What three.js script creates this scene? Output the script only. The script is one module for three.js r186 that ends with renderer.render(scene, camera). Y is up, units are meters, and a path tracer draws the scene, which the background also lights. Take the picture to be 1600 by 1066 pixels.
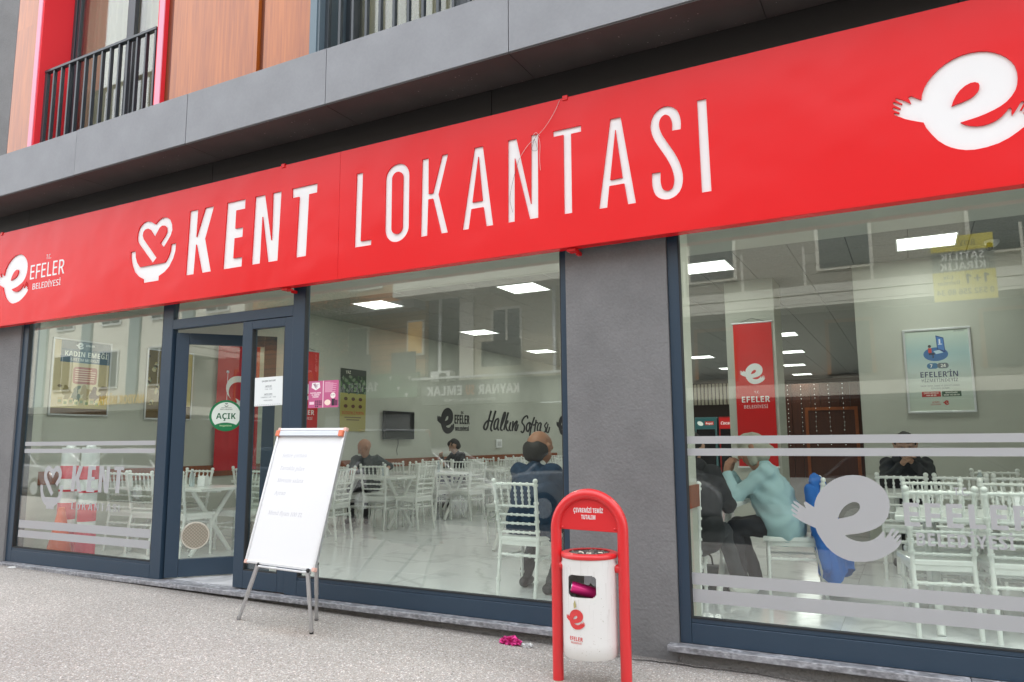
import * as THREE from 'three';
import { RoundedBoxGeometry } from 'three/addons/geometries/RoundedBoxGeometry.js';
import { TextGeometry } from 'three/addons/geometries/TextGeometry.js';
import { FontLoader } from 'three/addons/loaders/FontLoader.js';
import { MarchingCubes } from 'three/addons/objects/MarchingCubes.js';
import { RectAreaLightUniformsLib } from 'three/addons/lights/RectAreaLightUniformsLib.js';
import { mergeGeometries } from 'three/addons/utils/BufferGeometryUtils.js';

// ---------------------------------------------------------------- camera, sky, sun, exposure
const scene = new THREE.Scene();
const camera = new THREE.PerspectiveCamera(49.14, 1024 / 682, 0.05, 400);
camera.rotation.order = 'YXZ';
camera.position.set(0, 1.33, 4.68);
camera.rotation.set(0.13476, 0.48864, -0.0068);
scene.add(camera);

const SKY_H = 32, SKY_W = 64, skyData = new Float32Array(SKY_W * SKY_H * 4);
for (let j = 0; j < SKY_H; j++) for (let i = 0; i < SKY_W; i++) {
  const el = ((j + 0.5) / SKY_H - 0.5) * Math.PI, up = Math.max(0, Math.sin(el)), o = (j * SKY_W + i) * 4;
  const v = el < 0 ? 0.5 : 1.5 + 0.7 * up;                 // an even bright overcast
  skyData[o] = v * 0.97; skyData[o + 1] = v * 1.0; skyData[o + 2] = v * 1.05; skyData[o + 3] = 1;
}
const sky = new THREE.DataTexture(skyData, SKY_W, SKY_H, THREE.RGBAFormat, THREE.FloatType);
sky.mapping = THREE.EquirectangularReflectionMapping;
sky.magFilter = THREE.LinearFilter; sky.needsUpdate = true;
scene.background = sky; scene.environment = sky;

const sun = new THREE.DirectionalLight(new THREE.Color(1, 0.97, 0.90), 3.0);
sun.position.set(-9, 24, -13); sun.target.position.set(-4, 0, 4);
sun.castShadow = true; sun.shadow.radius = 14; sun.shadow.mapSize.set(2048, 2048);
Object.assign(sun.shadow.camera, { left: -30, right: 30, top: 24, bottom: -24, near: 1, far: 90 });
scene.add(sun, sun.target);

const renderer = new THREE.WebGLRenderer({ antialias: true });
renderer.setSize(1024, 682);
renderer.toneMapping = THREE.LinearToneMapping;
renderer.toneMappingExposure = 1.34;
renderer.shadowMap.enabled = true;
RectAreaLightUniformsLib.init();

// ---------------------------------------------------------------- helpers
let seed = 12345;
const rnd = () => { seed = (seed * 1664525 + 1013904223) >>> 0; return seed / 4294967296; };
const rr = (a, b) => a + (b - a) * rnd();
const V = (x, y, z) => new THREE.Vector3(x, y, z);
const PI = Math.PI;
const used = new Map();
function numbered(n) { const k = used.get(n) || 0; used.set(n, k + 1); return k ? `${n}_${String(k).padStart(3, '0')}` : n; }
function thing(name, label, category, pos = [0, 0, 0], turn = 0, group) {
  const o = new THREE.Group(); o.name = numbered(name); o.position.set(...pos); o.rotation.y = turn;
  o.userData = { label, category }; if (group) o.userData.group = group;
  scene.add(o); return o;
}
function merge(gs) {
  if (!Array.isArray(gs)) return gs;
  if (gs.length === 1) return gs[0];
  const list = gs.map((g) => { const h = g.index ? g.toNonIndexed() : g; for (const k of Object.keys(h.attributes)) if (!['position', 'normal', 'uv'].includes(k)) h.deleteAttribute(k); return h; });
  if (!list.every((g) => g.attributes.uv)) list.forEach((g) => g.deleteAttribute('uv'));
  return mergeGeometries(list);
}
function part(name, gs, mat, parent) { const m = new THREE.Mesh(merge(gs), mat); m.name = name; parent.add(m); return m; }
// the same, from geometry given in the world's own metres, for a thing that is not turned
function wpart(name, gs, mat, parent) {
  const g = merge(gs), p = V(0, 0, 0); for (let q = parent; q && q !== scene; q = q.parent) p.add(q.position);
  g.translate(-p.x, -p.y, -p.z); return part(name, g, mat, parent);
}
function struct(name, gs, mat) { const m = part(numbered(name), gs, mat, scene); m.userData = { kind: 'structure' }; return m; }
function copyOf(src, pos, turn, label, group) {
  const c = src.clone(); c.name = numbered(src.userData.baseName || src.name.replace(/_\d{3}$/, '')); c.position.set(...pos); c.rotation.y = turn;
  c.userData = { label: label || src.userData.label, category: src.userData.category }; if (group) c.userData.group = group;
  scene.add(c); return c;
}
// box from corner to corner, uv in metres
function bx(x0, x1, y0, y1, z0, z1) {
  const g = new THREE.BoxGeometry(x1 - x0, y1 - y0, z1 - z0); g.translate((x0 + x1) / 2, (y0 + y1) / 2, (z0 + z1) / 2); return metres(g);
}
function rb(x0, x1, y0, y1, z0, z1, r = 0.004, s = 1) {
  const g = new RoundedBoxGeometry(x1 - x0, y1 - y0, z1 - z0, s, r); g.translate((x0 + x1) / 2, (y0 + y1) / 2, (z0 + z1) / 2); return metres(g);
}
function metres(g) {
  const p = g.attributes.position, n = g.attributes.normal, uv = new Float32Array(p.count * 2);
  for (let i = 0; i < p.count; i++) {
    const ax = Math.abs(n.getX(i)), ay = Math.abs(n.getY(i)), az = Math.abs(n.getZ(i));
    if (az >= ax && az >= ay) { uv[2 * i] = p.getX(i); uv[2 * i + 1] = p.getY(i); }
    else if (ax >= ay) { uv[2 * i] = p.getZ(i); uv[2 * i + 1] = p.getY(i); }
    else { uv[2 * i] = p.getX(i); uv[2 * i + 1] = p.getZ(i); }
  }
  g.setAttribute('uv', new THREE.BufferAttribute(uv, 2)); return g;
}
function rod(a, b, r, r2 = r, seg = 10) {
  const d = b.clone().sub(a), g = new THREE.CylinderGeometry(r2, r, d.length(), seg);
  g.applyQuaternion(new THREE.Quaternion().setFromUnitVectors(V(0, 1, 0), d.normalize())); const m = a.clone().add(b).multiplyScalar(0.5); g.translate(m.x, m.y, m.z); return g;
}
function tube(pts, r, n = 24, seg = 6) { return new THREE.TubeGeometry(new THREE.CatmullRomCurve3(pts.map((p) => V(...p))), n, r, seg); }
const ext = (shape, d, z, seg = 8, bevel = 0) => { const g = new THREE.ExtrudeGeometry(shape, { depth: d - 2 * bevel, bevelEnabled: bevel > 0, bevelSize: bevel, bevelThickness: bevel, bevelOffset: -bevel, bevelSegments: 1, curveSegments: seg }); g.translate(0, 0, z + bevel); return g; };
const poly = (pts) => { const s = new THREE.Shape(); pts.forEach(([x, y], i) => (i ? s.lineTo(x, y) : s.moveTo(x, y))); s.closePath(); return s; };
const asPath = (s) => new THREE.Path(s.getPoints(10));

// ---------------------------------------------------------------- materials
const C = (r, g, b) => new THREE.Color().setRGB(r, g, b);
const std = (c, rough = 0.6, o = {}) => new THREE.MeshStandardMaterial({ color: Array.isArray(c) ? C(...c) : c, roughness: rough, ...o });
const phy = (c, rough = 0.5, o = {}) => new THREE.MeshPhysicalMaterial({ color: Array.isArray(c) ? C(...c) : c, roughness: rough, ...o });
function canvasTex(w, h, draw, srgb = true, repeat) {
  const c = document.createElement('canvas'); c.width = w; c.height = h; draw(c.getContext('2d'), w, h);
  const t = new THREE.CanvasTexture(c); if (srgb) t.colorSpace = THREE.SRGBColorSpace;
  if (repeat) { t.wrapS = t.wrapT = THREE.RepeatWrapping; t.repeat.set(...repeat); } return t;
}
// tiling value noise
function noiseGrid(n, s) { let q = s; const a = new Float32Array(n * n); for (let i = 0; i < n * n; i++) { q = (q * 1664525 + 1013904223) >>> 0; a[i] = q / 4294967296; } return a; }
const grids = {};
function vnoise(x, y, n, s) {
  const g = grids[n + '_' + s] || (grids[n + '_' + s] = noiseGrid(n, s * 7919 + 11));
  x *= n; y *= n; const xi = Math.floor(x), yi = Math.floor(y); let fx = x - xi, fy = y - yi; fx = fx * fx * (3 - 2 * fx); fy = fy * fy * (3 - 2 * fy);
  const m = (v) => ((v % n) + n) % n, a = g[m(yi) * n + m(xi)], b = g[m(yi) * n + m(xi + 1)], c = g[m(yi + 1) * n + m(xi)], d = g[m(yi + 1) * n + m(xi + 1)];
  return a + (b - a) * fx + (c - a) * fy + (a - b - c + d) * fx * fy;
}
function fbm(x, y, n, oct, s) { let v = 0, a = 0.5, t = 0; for (let i = 0; i < oct; i++) { v += a * vnoise(x, y, n << i, s + i); t += a; a *= 0.5; } return v / t; }
function dataTex(n, f, srgb, repeat) {          // f(u, v) -> [r, g, b] 0..1 in sRGB when srgb
  const d = new Uint8Array(n * n * 4);
  for (let j = 0; j < n; j++) for (let i = 0; i < n; i++) { const c = f((i + 0.5) / n, (j + 0.5) / n), o = (j * n + i) * 4; for (let k = 0; k < 3; k++) d[o + k] = Math.max(0, Math.min(255, c[k] * 255)); d[o + 3] = 255; }
  const t = new THREE.DataTexture(d, n, n); t.magFilter = THREE.LinearFilter; t.wrapS = t.wrapT = THREE.RepeatWrapping; if (srgb) t.colorSpace = THREE.SRGBColorSpace;
  if (repeat) t.repeat.set(...repeat); t.needsUpdate = true; return t;
}
const grey = (v) => [v, v, v];

// pavement of washed aggregate: thousands of chips
const chipCol = [], chipRnd = () => { seed = (seed * 1664525 + 1013904223) >>> 0; return seed / 4294967296; };
const chipBumpCanvas = document.createElement('canvas'); chipBumpCanvas.width = chipBumpCanvas.height = 1024;
const pavTex = canvasTex(1024, 1024, (g) => {
  const b = chipBumpCanvas.getContext('2d');
  g.fillStyle = '#a59e98'; g.fillRect(0, 0, 1024, 1024); b.fillStyle = '#444'; b.fillRect(0, 0, 1024, 1024);
  for (let i = 0; i < 24000; i++) {
    const x = chipRnd() * 1024, y = chipRnd() * 1024, r = 1.7 + 4.9 * chipRnd() * chipRnd(), e = 0.55 + 0.45 * chipRnd(), a = chipRnd() * PI, t = chipRnd();
    const v = t < 0.13 ? 104 + 34 * chipRnd() : t < 0.7 ? 150 + 40 * chipRnd() : 190 + 42 * chipRnd(), w = chipRnd() < 0.2 ? 11 : 2;
    g.fillStyle = `rgb(${v + w},${v - 1},${v - 3 - w / 2})`; b.fillStyle = `rgb(${v},${v},${v})`;
    for (const dx of [-1024, 0, 1024]) for (const dy of [-1024, 0, 1024]) {
      if (x + dx < -12 || x + dx > 1036 || y + dy < -12 || y + dy > 1036) continue;
      for (const q of [g, b]) { q.beginPath(); q.ellipse(x + dx, y + dy, r, r * e, a, 0, 2 * PI); q.fill(); }
    }
  }
}, true, [1 / 1.25, 1 / 1.25]);
const pavBump = new THREE.CanvasTexture(chipBumpCanvas); pavBump.wrapS = pavBump.wrapT = THREE.RepeatWrapping; pavBump.repeat.set(1 / 1.25, 1 / 1.25);
const M = {};
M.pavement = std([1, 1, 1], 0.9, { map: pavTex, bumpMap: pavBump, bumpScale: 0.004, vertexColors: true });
M.asphalt = std([1, 1, 1], 0.92, { map: dataTex(256, (u, v) => grey(0.15 + 0.07 * (fbm(u, v, 64, 2, 3) - 0.5) + 0.05 * fbm(u, v, 4, 3, 4)), true, [0.5, 0.5]) });
M.plaster = std([1, 1, 1], 0.85, { map: dataTex(512, (u, v) => { const n = fbm(u, v, 8, 5, 21), q = 0.47 + 0.06 * (n - 0.5) + 0.035 * (fbm(u, v, 128, 2, 5) - 0.5); return [q, q * 1.0, q * 1.01]; }, true, [0.8, 0.8]),
  bumpMap: dataTex(512, (u, v) => grey(0.6 * fbm(u, v, 96, 3, 8) + 0.4 * fbm(u, v, 12, 4, 9)), false, [0.8, 0.8]), bumpScale: 0.0045 });
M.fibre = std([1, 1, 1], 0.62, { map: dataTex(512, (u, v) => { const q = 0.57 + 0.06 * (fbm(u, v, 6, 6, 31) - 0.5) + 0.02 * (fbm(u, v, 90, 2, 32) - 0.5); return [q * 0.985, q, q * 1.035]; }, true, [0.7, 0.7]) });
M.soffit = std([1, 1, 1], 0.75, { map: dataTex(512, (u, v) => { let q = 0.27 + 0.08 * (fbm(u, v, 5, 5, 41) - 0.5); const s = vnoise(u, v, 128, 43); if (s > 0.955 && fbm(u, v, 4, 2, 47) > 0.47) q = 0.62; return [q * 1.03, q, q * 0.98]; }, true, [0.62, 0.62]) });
M.beam = std([0.022, 0.021, 0.022], 0.55);
M.joint = std([0.05, 0.05, 0.052], 0.9);
const woodTex = (s, dark) => dataTex(512, (u, v) => {
  const g = fbm(u, v * 0.12, 48, 3, s) * 0.6 + vnoise(u, v * 0.06, 128, s + 9) * 0.25 + fbm(u, v * 0.5, 6, 3, s + 5) * 0.3, k = dark + 0.46 * (g - 0.5);
  return [0.69 + 0.5 * k, 0.36 + 0.42 * k, 0.07 + 0.3 * k];
}, true, [0.85, 0.5]);
M.wood = phy([0.95, 0.95, 0.95], 0.3, { map: woodTex(61, 0), clearcoat: 0.45, clearcoatRoughness: 0.14 });
M.woodDark = phy([0.4, 0.33, 0.3], 0.5, { map: woodTex(71, -0.1), clearcoat: 0.3, clearcoatRoughness: 0.3 });
M.rail = std([0.55, 0.5, 0.47], 0.5, { map: woodTex(81, -0.05) });
M.slat = std([0.13, 0.1, 0.09], 0.6, { map: woodTex(91, 0) });
const marble = (s, lo, hi, vein, n) => dataTex(512, (u, v) => {
  const w = fbm(u, v, 4, 5, s), r = Math.abs(fbm(u + 0.35 * w, v + 0.2 * w, n, 4, s + 3) - 0.5), k = Math.max(0, 1 - r * vein), q = hi - (hi - lo) * k * (0.35 + 0.65 * fbm(u, v, 3, 2, s + 8));
  return [q, q * 1.0, q * 1.015];
}, true);
M.sill = phy([1, 1, 1], 0.45, { map: (() => { const t = dataTex(512, (u, v) => { const n = fbm(u, v * 0.6, 6, 6, 101), w = Math.max(0, 1 - 16 * Math.abs(fbm(u, v, 5, 4, 107) - 0.5)), m = fbm(u, v, 40, 4, 109), q = 0.56 + 0.3 * (n - 0.5) + 0.34 * (m - 0.5) + 0.22 * w * m; return [q, q * 1.005, q * 1.04]; }, true, [1.1, 1.7]); return t; })() });
M.tiles = [1, 2, 3, 4].map((k) => phy([1, 1, 1], 0.1, { map: (() => { const t = marble(120 + 13 * k, 0.80, 0.93, 26, 2); t.repeat.set(0.62, 0.62); t.offset.set(k * 0.31, k * 0.47); return t; })() }));
M.navy = phy([0.026, 0.05, 0.082], 0.36, { bumpMap: dataTex(256, (u, v) => grey(fbm(u, v, 24, 3, 55)), false, [3, 3]), bumpScale: 0.0006 });
M.gasket = std([0.02, 0.022, 0.025], 0.7);
M.glass = phy([0.945, 0.98, 0.952], 0, { transmission: 1, thickness: 0, ior: 1.64 });
M.frost = phy([0.6, 0.605, 0.625], 0.85, { transmission: 0.42, thickness: 0 });
M.red = phy([0.78, 0.011, 0.016], 0.27, { specularIntensity: 0.62, bumpMap: dataTex(256, (u, v) => grey(fbm(u, v, 4, 3, 155)), false, [0.6, 0.6]), bumpScale: 0.010 });
M.redWall = std([0.82, 0.022, 0.035], 0.55);
M.lip = phy([0.85, 0.33, 0.45], 0.4);  // glare on the red lip, painted in as a pink base colour
M.white = phy([0.88, 0.88, 0.89], 0.35);
M.wall = std([0.53, 0.535, 0.475], 0.7, { map: dataTex(256, (u, v) => grey(0.975 + 0.05 * (fbm(u, v, 8, 4, 203) - 0.5)), true, [0.4, 0.4]) });
M.ceil = std([0.33, 0.33, 0.31], 0.9, { map: dataTex(256, (u, v) => grey(0.93 + 0.16 * (fbm(u, v, 64, 2, 205) - 0.5)), true, [1.2, 1.2]) });
M.chair = phy([0.86, 0.87, 0.85], 0.32, { clearcoat: 0.3 });
M.black = std([0.012, 0.012, 0.013], 0.5);
M.screen = phy([0.01, 0.01, 0.012], 0.12);
M.chrome = std([0.62, 0.63, 0.65], 0.28, { metalness: 1 });
M.alu = std([0.72, 0.73, 0.75], 0.42, { metalness: 0.85 });
M.railing = phy([0.035, 0.045, 0.055], 0.45, { clearcoat: 0.3 });
M.curtain = std([0.36, 0.31, 0.24], 0.9);
M.led = std([0.9, 0.9, 0.9], 0.6, { emissive: C(1, 1, 0.97), emissiveIntensity: 2.2 });
const box2 = (w, h, d, r = 0.004) => new RoundedBoxGeometry(w, h, d, 1, r);

const loader = new FontLoader();
const fontBold = await loader.loadAsync('fonts/droid/droid_sans_bold.typeface.json');
const fontReg = await loader.loadAsync('fonts/droid/droid_sans_regular.typeface.json');
// solid lettering that fills a box: x0..x1 wide, y0..y1 high (the capitals), front face at depth
function lettering(text, font, x0, x1, y0, y1, z, d = 0.003) {
  const g = new TextGeometry(text, { font, size: 1, depth: 1, curveSegments: 4, bevelEnabled: false }); g.computeBoundingBox(); const b = g.boundingBox;
  const cap = font === fontBold ? 0.73 : 0.73; void cap;
  const H = new TextGeometry('E', { font, size: 1, depth: 1, bevelEnabled: false }); H.computeBoundingBox(); const top = H.boundingBox.max.y;
  g.translate(-b.min.x, 0, 0); g.scale((x1 - x0) / (b.max.x - b.min.x), (y1 - y0) / top, d); g.translate(x0, y0, z - d); return g;
}

// ---------------------------------------------------------------- ground
const groundY = (x) => -0.0115 * (x + 1.37);
{
  const nx = 160, nz = 40, x0 = -22, x1 = 14, z0 = -0.05, z1 = 5.3, p = [], u = [], c = [], idx = [];
  for (let j = 0; j <= nz; j++) for (let i = 0; i <= nx; i++) {
    const x = x0 + (x1 - x0) * i / nx, z = z0 + (z1 - z0) * (j / nz) ** 1.6;
    p.push(x, groundY(x) + 0.006 * (fbm(x / 9 + 3, z / 9 + 3, 8, 3, 301) - 0.5) * Math.min(1, z * 4), z); u.push(x, -z);
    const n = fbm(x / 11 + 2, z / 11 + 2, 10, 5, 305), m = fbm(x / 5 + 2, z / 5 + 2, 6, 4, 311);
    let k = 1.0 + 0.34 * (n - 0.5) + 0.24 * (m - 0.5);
    const grimeAndShade = Math.max(0, 1 - (z - 0.02) / (0.10 + 0.16 * m)); k *= 1 - 0.52 * grimeAndShade;         // dirt along the foot of the wall, with shade under the sill painted in
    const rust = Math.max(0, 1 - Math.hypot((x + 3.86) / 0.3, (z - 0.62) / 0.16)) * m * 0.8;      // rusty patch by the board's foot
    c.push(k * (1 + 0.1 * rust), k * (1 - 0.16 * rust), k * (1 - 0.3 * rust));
  }
  for (let j = 0; j < nz; j++) for (let i = 0; i < nx; i++) { const a = j * (nx + 1) + i, b = a + 1, d = a + nx + 1, e = d + 1; idx.push(a, d, b, b, d, e); }
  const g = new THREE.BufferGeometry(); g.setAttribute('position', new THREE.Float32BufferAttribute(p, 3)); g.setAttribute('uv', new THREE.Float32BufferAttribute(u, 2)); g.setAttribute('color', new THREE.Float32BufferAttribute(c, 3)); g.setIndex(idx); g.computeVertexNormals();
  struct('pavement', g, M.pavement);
  struct('road', bx(-120, 120, -0.5, -0.3, 5.3, 11.6), M.asphalt);
  struct('kerb', bx(-22, 14, -0.4, -0.16, 5.302, 5.44), std([0.4, 0.4, 0.39], 0.85));
  struct('far_pavement', bx(-60, 60, -0.5, -0.16, 11.6, 14.1), std([0.14, 0.135, 0.13], 0.9));
  struct('ground', bx(-150, 150, -0.7, -0.52, -60, 80), std([0.3, 0.29, 0.27], 0.95));
}

{ // crack where the pavement has come away from the wall
  const p = [], idx = []; let q = 0; for (let i = 0; i <= 90; i++) { const x = -2.0 + i * 0.04; q += rr(-0.012, 0.012); q *= 0.9; const z = 0.045 + 0.05 * fbm(x / 4 + 1, 0.3, 8, 3, 331) + q, w = 0.002 + 0.006 * vnoise(x / 4 + 1, 0.7, 32, 335), y = groundY(x) + 0.0045; p.push(x, y, z - w, x, y, z + w); if (i) { const a = 2 * i - 2; idx.push(a, a + 1, a + 2, a + 2, a + 1, a + 3); } }
  const g = new THREE.BufferGeometry(); g.setAttribute('position', new THREE.Float32BufferAttribute(p, 3)); g.setIndex(idx); g.computeVertexNormals(); struct('pavement_crack', g, std([0.03, 0.028, 0.026], 0.95));
}
// ---------------------------------------------------------------- building front: sills, pillars, ledge
function base(x0, x1) { return bx(x0, x1, -0.3, 0.064, -0.4, 0.012); }
struct('wall_foot', [base(-8.66, -2.064), base(-1.342, 5)], std([0.2, 0.195, 0.19], 0.95, { bumpMap: M.plaster.bumpMap, bumpScale: 0.02 }));
function sill(name, label, cuts) {
  const t = thing(name, label, 'sill', [(cuts[0] + cuts[cuts.length - 1]) / 2, 0.066, 0]);
  for (let i = 0; i + 1 < cuts.length; i++) {
    const g = rb(cuts[i] + 0.001, cuts[i + 1] - 0.001, 0.066, 0.105, -0.3, 0.062 + rr(-0.003, 0.003), 0.006, 2);
    const uv = g.attributes.uv; for (let k = 0; k < uv.count; k++) uv.setX(k, uv.getX(k) + i * 0.37);
    wpart('slab', g, M.sill, t);
  }
}
sill('marble_sill', 'long worn grey marble sill under the left window, the door and the middle window', [-8.69, -8.02, -6.25, -4.6, -3.05, -2.055]);
sill('marble_sill', 'grey blue veined marble sill under the right window beside the pillar', [-1.405, 0.18, 1.75, 3.3]);
{
  let t = thing('pillar', 'grey plastered pillar between the middle window and the right window', 'pillar', [-1.7, -0.3, -0.1]);
  wpart('shaft', bx(-2.062, -1.345, -0.3, 3.4, -0.2, 0.0), M.plaster, t);
  wpart('inner_face', bx(-2.1, -1.36, 0.105, 3.05, -0.62, -0.2), M.wall, t);
  wpart('wood_strip', bx(-1.3598, -1.342, 0.88, 1.03, -0.62, -0.21), M.rail, t);
  t = thing('pillar', 'grey plastered pillar at the left end of the shop front', 'pillar', [-9.1, -0.3, -0.1]);
  wpart('shaft', bx(-9.6, -8.664, -0.3, 3.4, -0.2, 0.0), M.plaster, t);
  t = thing('facade_beam', 'black beam running above the red sign under the concrete ledge', 'beam', [-3, 3.4, -0.1]);
  const cut = [-11, -8.7, -5.7, -2.65, 0.4, 4];
  for (let i = 0; i + 1 < cut.length; i++) wpart('beam_panel', bx(cut[i] + 0.003, cut[i + 1] - 0.003, 3.4, 3.988, -0.12, 0.0), M.beam, t);
  wpart('backing', bx(-11, 4, 3.4, 3.98, -0.2, -0.12), M.joint, t);
}
{
  const t = thing('ledge', 'pale grey panelled ledge running above the sign with a dark underside', 'ledge', [-3.5, 3.99, 0.2]);
  const xs = [-10.48, -8.845, -7.208, -5.571, -3.935, -2.28, -0.637, 1.0, 2.64, 4.2];
  for (let i = 0; i + 1 < xs.length; i++) {
    const g = rb(xs[i] + 0.003, xs[i + 1] - 0.003, 4.002, 4.47 + rr(-0.002, 0.002), 0.385, 0.415 + rr(-0.0015, 0.0015), 0.002); const uv = g.attributes.uv; for (let k = 0; k < uv.count; k++) uv.setX(k, uv.getX(k) + i * 0.13);
    wpart('front_panel', g, M.fibre, t);
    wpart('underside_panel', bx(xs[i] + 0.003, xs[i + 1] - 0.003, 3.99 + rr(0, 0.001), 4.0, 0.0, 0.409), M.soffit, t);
  }
  wpart('core', bx(-10.6, 4.3, 4.004, 4.44, -0.2, 0.38), M.joint, t);
  wpart('top_slab', bx(-10.6, 4.3, 4.44, 4.452, -0.2, 0.38), M.fibre, t);
}

// ---------------------------------------------------------------- frames, panes and frosted film
const GZ = -0.05, FILM = -0.0448;
function frameBar(t, name, x0, x1, y0, y1, z0 = -0.085, z1 = -0.02) { return wpart(name, rb(x0, x1, y0, y1, z0, z1, 0.004, 2), M.navy, t); }
function pane(t, x0, x1, y0, y1) { return wpart('pane', bx(x0, x1, y0, y1, GZ - 0.004, GZ + 0.004), M.glass, t); }
const gasket = (x0, x1, y0, y1) => [bx(x0, x1, y0, y0 + 0.008, -0.06, -0.0225), bx(x0, x0 + 0.008, y0 + 0.008, y1, -0.06, -0.0225), bx(x1 - 0.008, x1, y0 + 0.008, y1, -0.06, -0.0225)];
function shopWindow(label, x0, x1, sl, sr, sub) {
  const t = thing('shop_window', label, 'window', [(x0 + x1) / 2, 0.105, -0.05]);
  frameBar(t, 'stile', x0, x0 + sl, 0.107, 3.4); frameBar(t, 'stile', x1 - sr, x1, 0.107, 3.4);
  frameBar(t, 'bottom_rail', x0 + sl + 0.001, x1 - sr - 0.001, 0.107, 0.228); wpart('bead', rb(x0 + sl + 0.001, x1 - sr - 0.001, 0.2285, 0.256, -0.08, -0.026, 0.004, 2), M.navy, t);
  pane(t, x0 + sl, x1 - sr, 0.256, 3.4); wpart('gasket', gasket(x0 + sl, x1 - sr, 0.256, 3.4), M.gasket, t);
  return t;
}
const film = (t, name, g, label) => { const m = wpart(name, g, M.frost, t); if (label) m.userData.label = label; return m; };
const stripe = (x0, x1, y0, y1) => bx(x0, x1, y0, y1, FILM - 0.0008, FILM);

// glyphs as outlines in metres on the sign
const E_OUT = [[-.227, .060], [-.222, .092], [-.208, .128], [-.190, .158], [-.164, .189], [-.135, .216], [-.10, .240], [-.062, .258], [-.021, .270], [.022, .274], [.063, .271], [.097, .262], [.127, .248], [.157, .228], [.181, .205], [.201, .178], [.214, .150], [.221, .115], [.221, .079], [.216, .045], [.205, .013], [.186, -.016], [.161, -.042], [.133, -.060], [.102, -.074], [.065, -.087], [.027, -.097], [-.053, -.111],
  [-.034, -.127], [-.010, -.138], [.018, -.146], [.047, -.148], [.073, -.145], [.097, -.138], [.121, -.126], [.139, -.112], [.156, -.094], [.168, -.078], [.177, -.078], [.181, -.088], [.178, -.104], [.180, -.121], [.198, -.097], [.222, -.058], [.232, -.052], [.239, -.060], [.216, -.100], [.224, -.102], [.248, -.068], [.257, -.066], [.261, -.076], [.230, -.118], [.236, -.119], [.262, -.092], [.270, -.092], [.272, -.102], [.241, -.140], [.247, -.141], [.266, -.122], [.274, -.122], [.274, -.133], [.256, -.164], [.230, -.192], [.20, -.214], [.157, -.241], [.109, -.261], [.055, -.272], [.0, -.275], [-.039, -.270], [-.077, -.257], [-.108, -.241], [-.134, -.222], [-.165, -.191], [-.189, -.155], [-.206, -.125], [-.216, -.107], [-.226, -.074],
  [-.257, -.061], [-.286, -.048], [-.315, -.034], [-.337, -.018], [-.362, -.002], [-.369, .008], [-.364, .014], [-.341, .004], [-.338, .009], [-.368, .030], [-.374, .041], [-.367, .047], [-.334, .027], [-.331, .032], [-.364, .060], [-.371, .073], [-.363, .079], [-.324, .052], [-.321, .057], [-.353, .085], [-.357, .095], [-.347, .098], [-.31, .074], [-.279, .049], [-.285, .070], [-.291, .086], [-.284, .095], [-.272, .092], [-.25, .075]];
const E_EYE = [[-.088, -.009], [-.078, .018], [-.063, .046], [-.043, .071], [-.017, .091], [.008, .101], [.029, .101], [.045, .092], [.049, .076], [.046, .058], [.037, .043], [.022, .028], [.002, .015], [-.04, .002]];
const HEART = [[-6.305, 3.049], [-6.53, 3.27], [-6.550, 3.30], [-6.556, 3.335], [-6.553, 3.385], [-6.528, 3.437], [-6.48, 3.472], [-6.428, 3.482], [-6.37, 3.472], [-6.297, 3.433], [-6.24, 3.472], [-6.19, 3.486], [-6.13, 3.477], [-6.08, 3.445], [-6.052, 3.395], [-6.045, 3.34], [-6.064, 3.29], [-6.155, 3.184], [-6.211, 3.234], [-6.145, 3.30], [-6.125, 3.335], [-6.13, 3.375], [-6.16, 3.40], [-6.195, 3.405], [-6.23, 3.39], [-6.295, 3.305], [-6.37, 3.39], [-6.40, 3.405], [-6.44, 3.402], [-6.468, 3.38], [-6.475, 3.345], [-6.455, 3.305], [-6.25, 3.097]];
const BOWL = [[-6.642, 3.203], [-6.567, 3.205], [-6.56, 3.14], [-6.535, 3.085], [-6.489, 3.034], [-6.125, 3.036], [-6.085, 3.085], [-6.06, 3.14], [-6.053, 3.205], [-5.979, 3.205], [-5.985, 3.13], [-6.01, 3.06], [-6.06, 2.99], [-6.12, 2.945], [-6.201, 2.914], [-6.202, 2.87], [-6.429, 2.869], [-6.433, 2.91], [-6.51, 2.945], [-6.575, 3.0], [-6.615, 3.07], [-6.637, 3.14]];
const T0 = 3.488, B0 = 2.876;
const G_K = [[-5.811, T0], [-5.698, T0], [-5.706, 3.224], [-5.606, T0], [-5.486, T0], [-5.585, 3.193], [-5.49, B0], [-5.613, B0], [-5.704, 3.154], [-5.718, B0], [-5.827, B0]];
const G_E = [[-5.318, T0], [-5.086, T0], [-5.087, 3.399], [-5.197, 3.399], [-5.201, 3.233], [-5.102, 3.233], [-5.105, 3.144], [-5.203, 3.144], [-5.209, 2.962], [-5.099, 2.962], [-5.1, B0], [-5.337, B0]];
const G_N = [[-4.967, T0], [-4.847, T0], [-4.754, 3.066], [-4.757, T0], [-4.653, T0], [-4.672, B0], [-4.789, B0], [-4.87, 3.292], [-4.879, B0], [-4.983, B0]];
const G_T = [[-4.53, T0], [-4.246, T0], [-4.248, 3.407], [-4.335, 3.407], [-4.351, B0], [-4.466, B0], [-4.449, 3.403], [-4.527, 3.403]];
const T1 = 3.494, B1 = 2.88;
const G_L = [[-3.83, T1], [-3.764, T1], [-3.774, 2.925], [-3.666, 2.925], [-3.669, B1], [-3.838, B1]];
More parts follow.
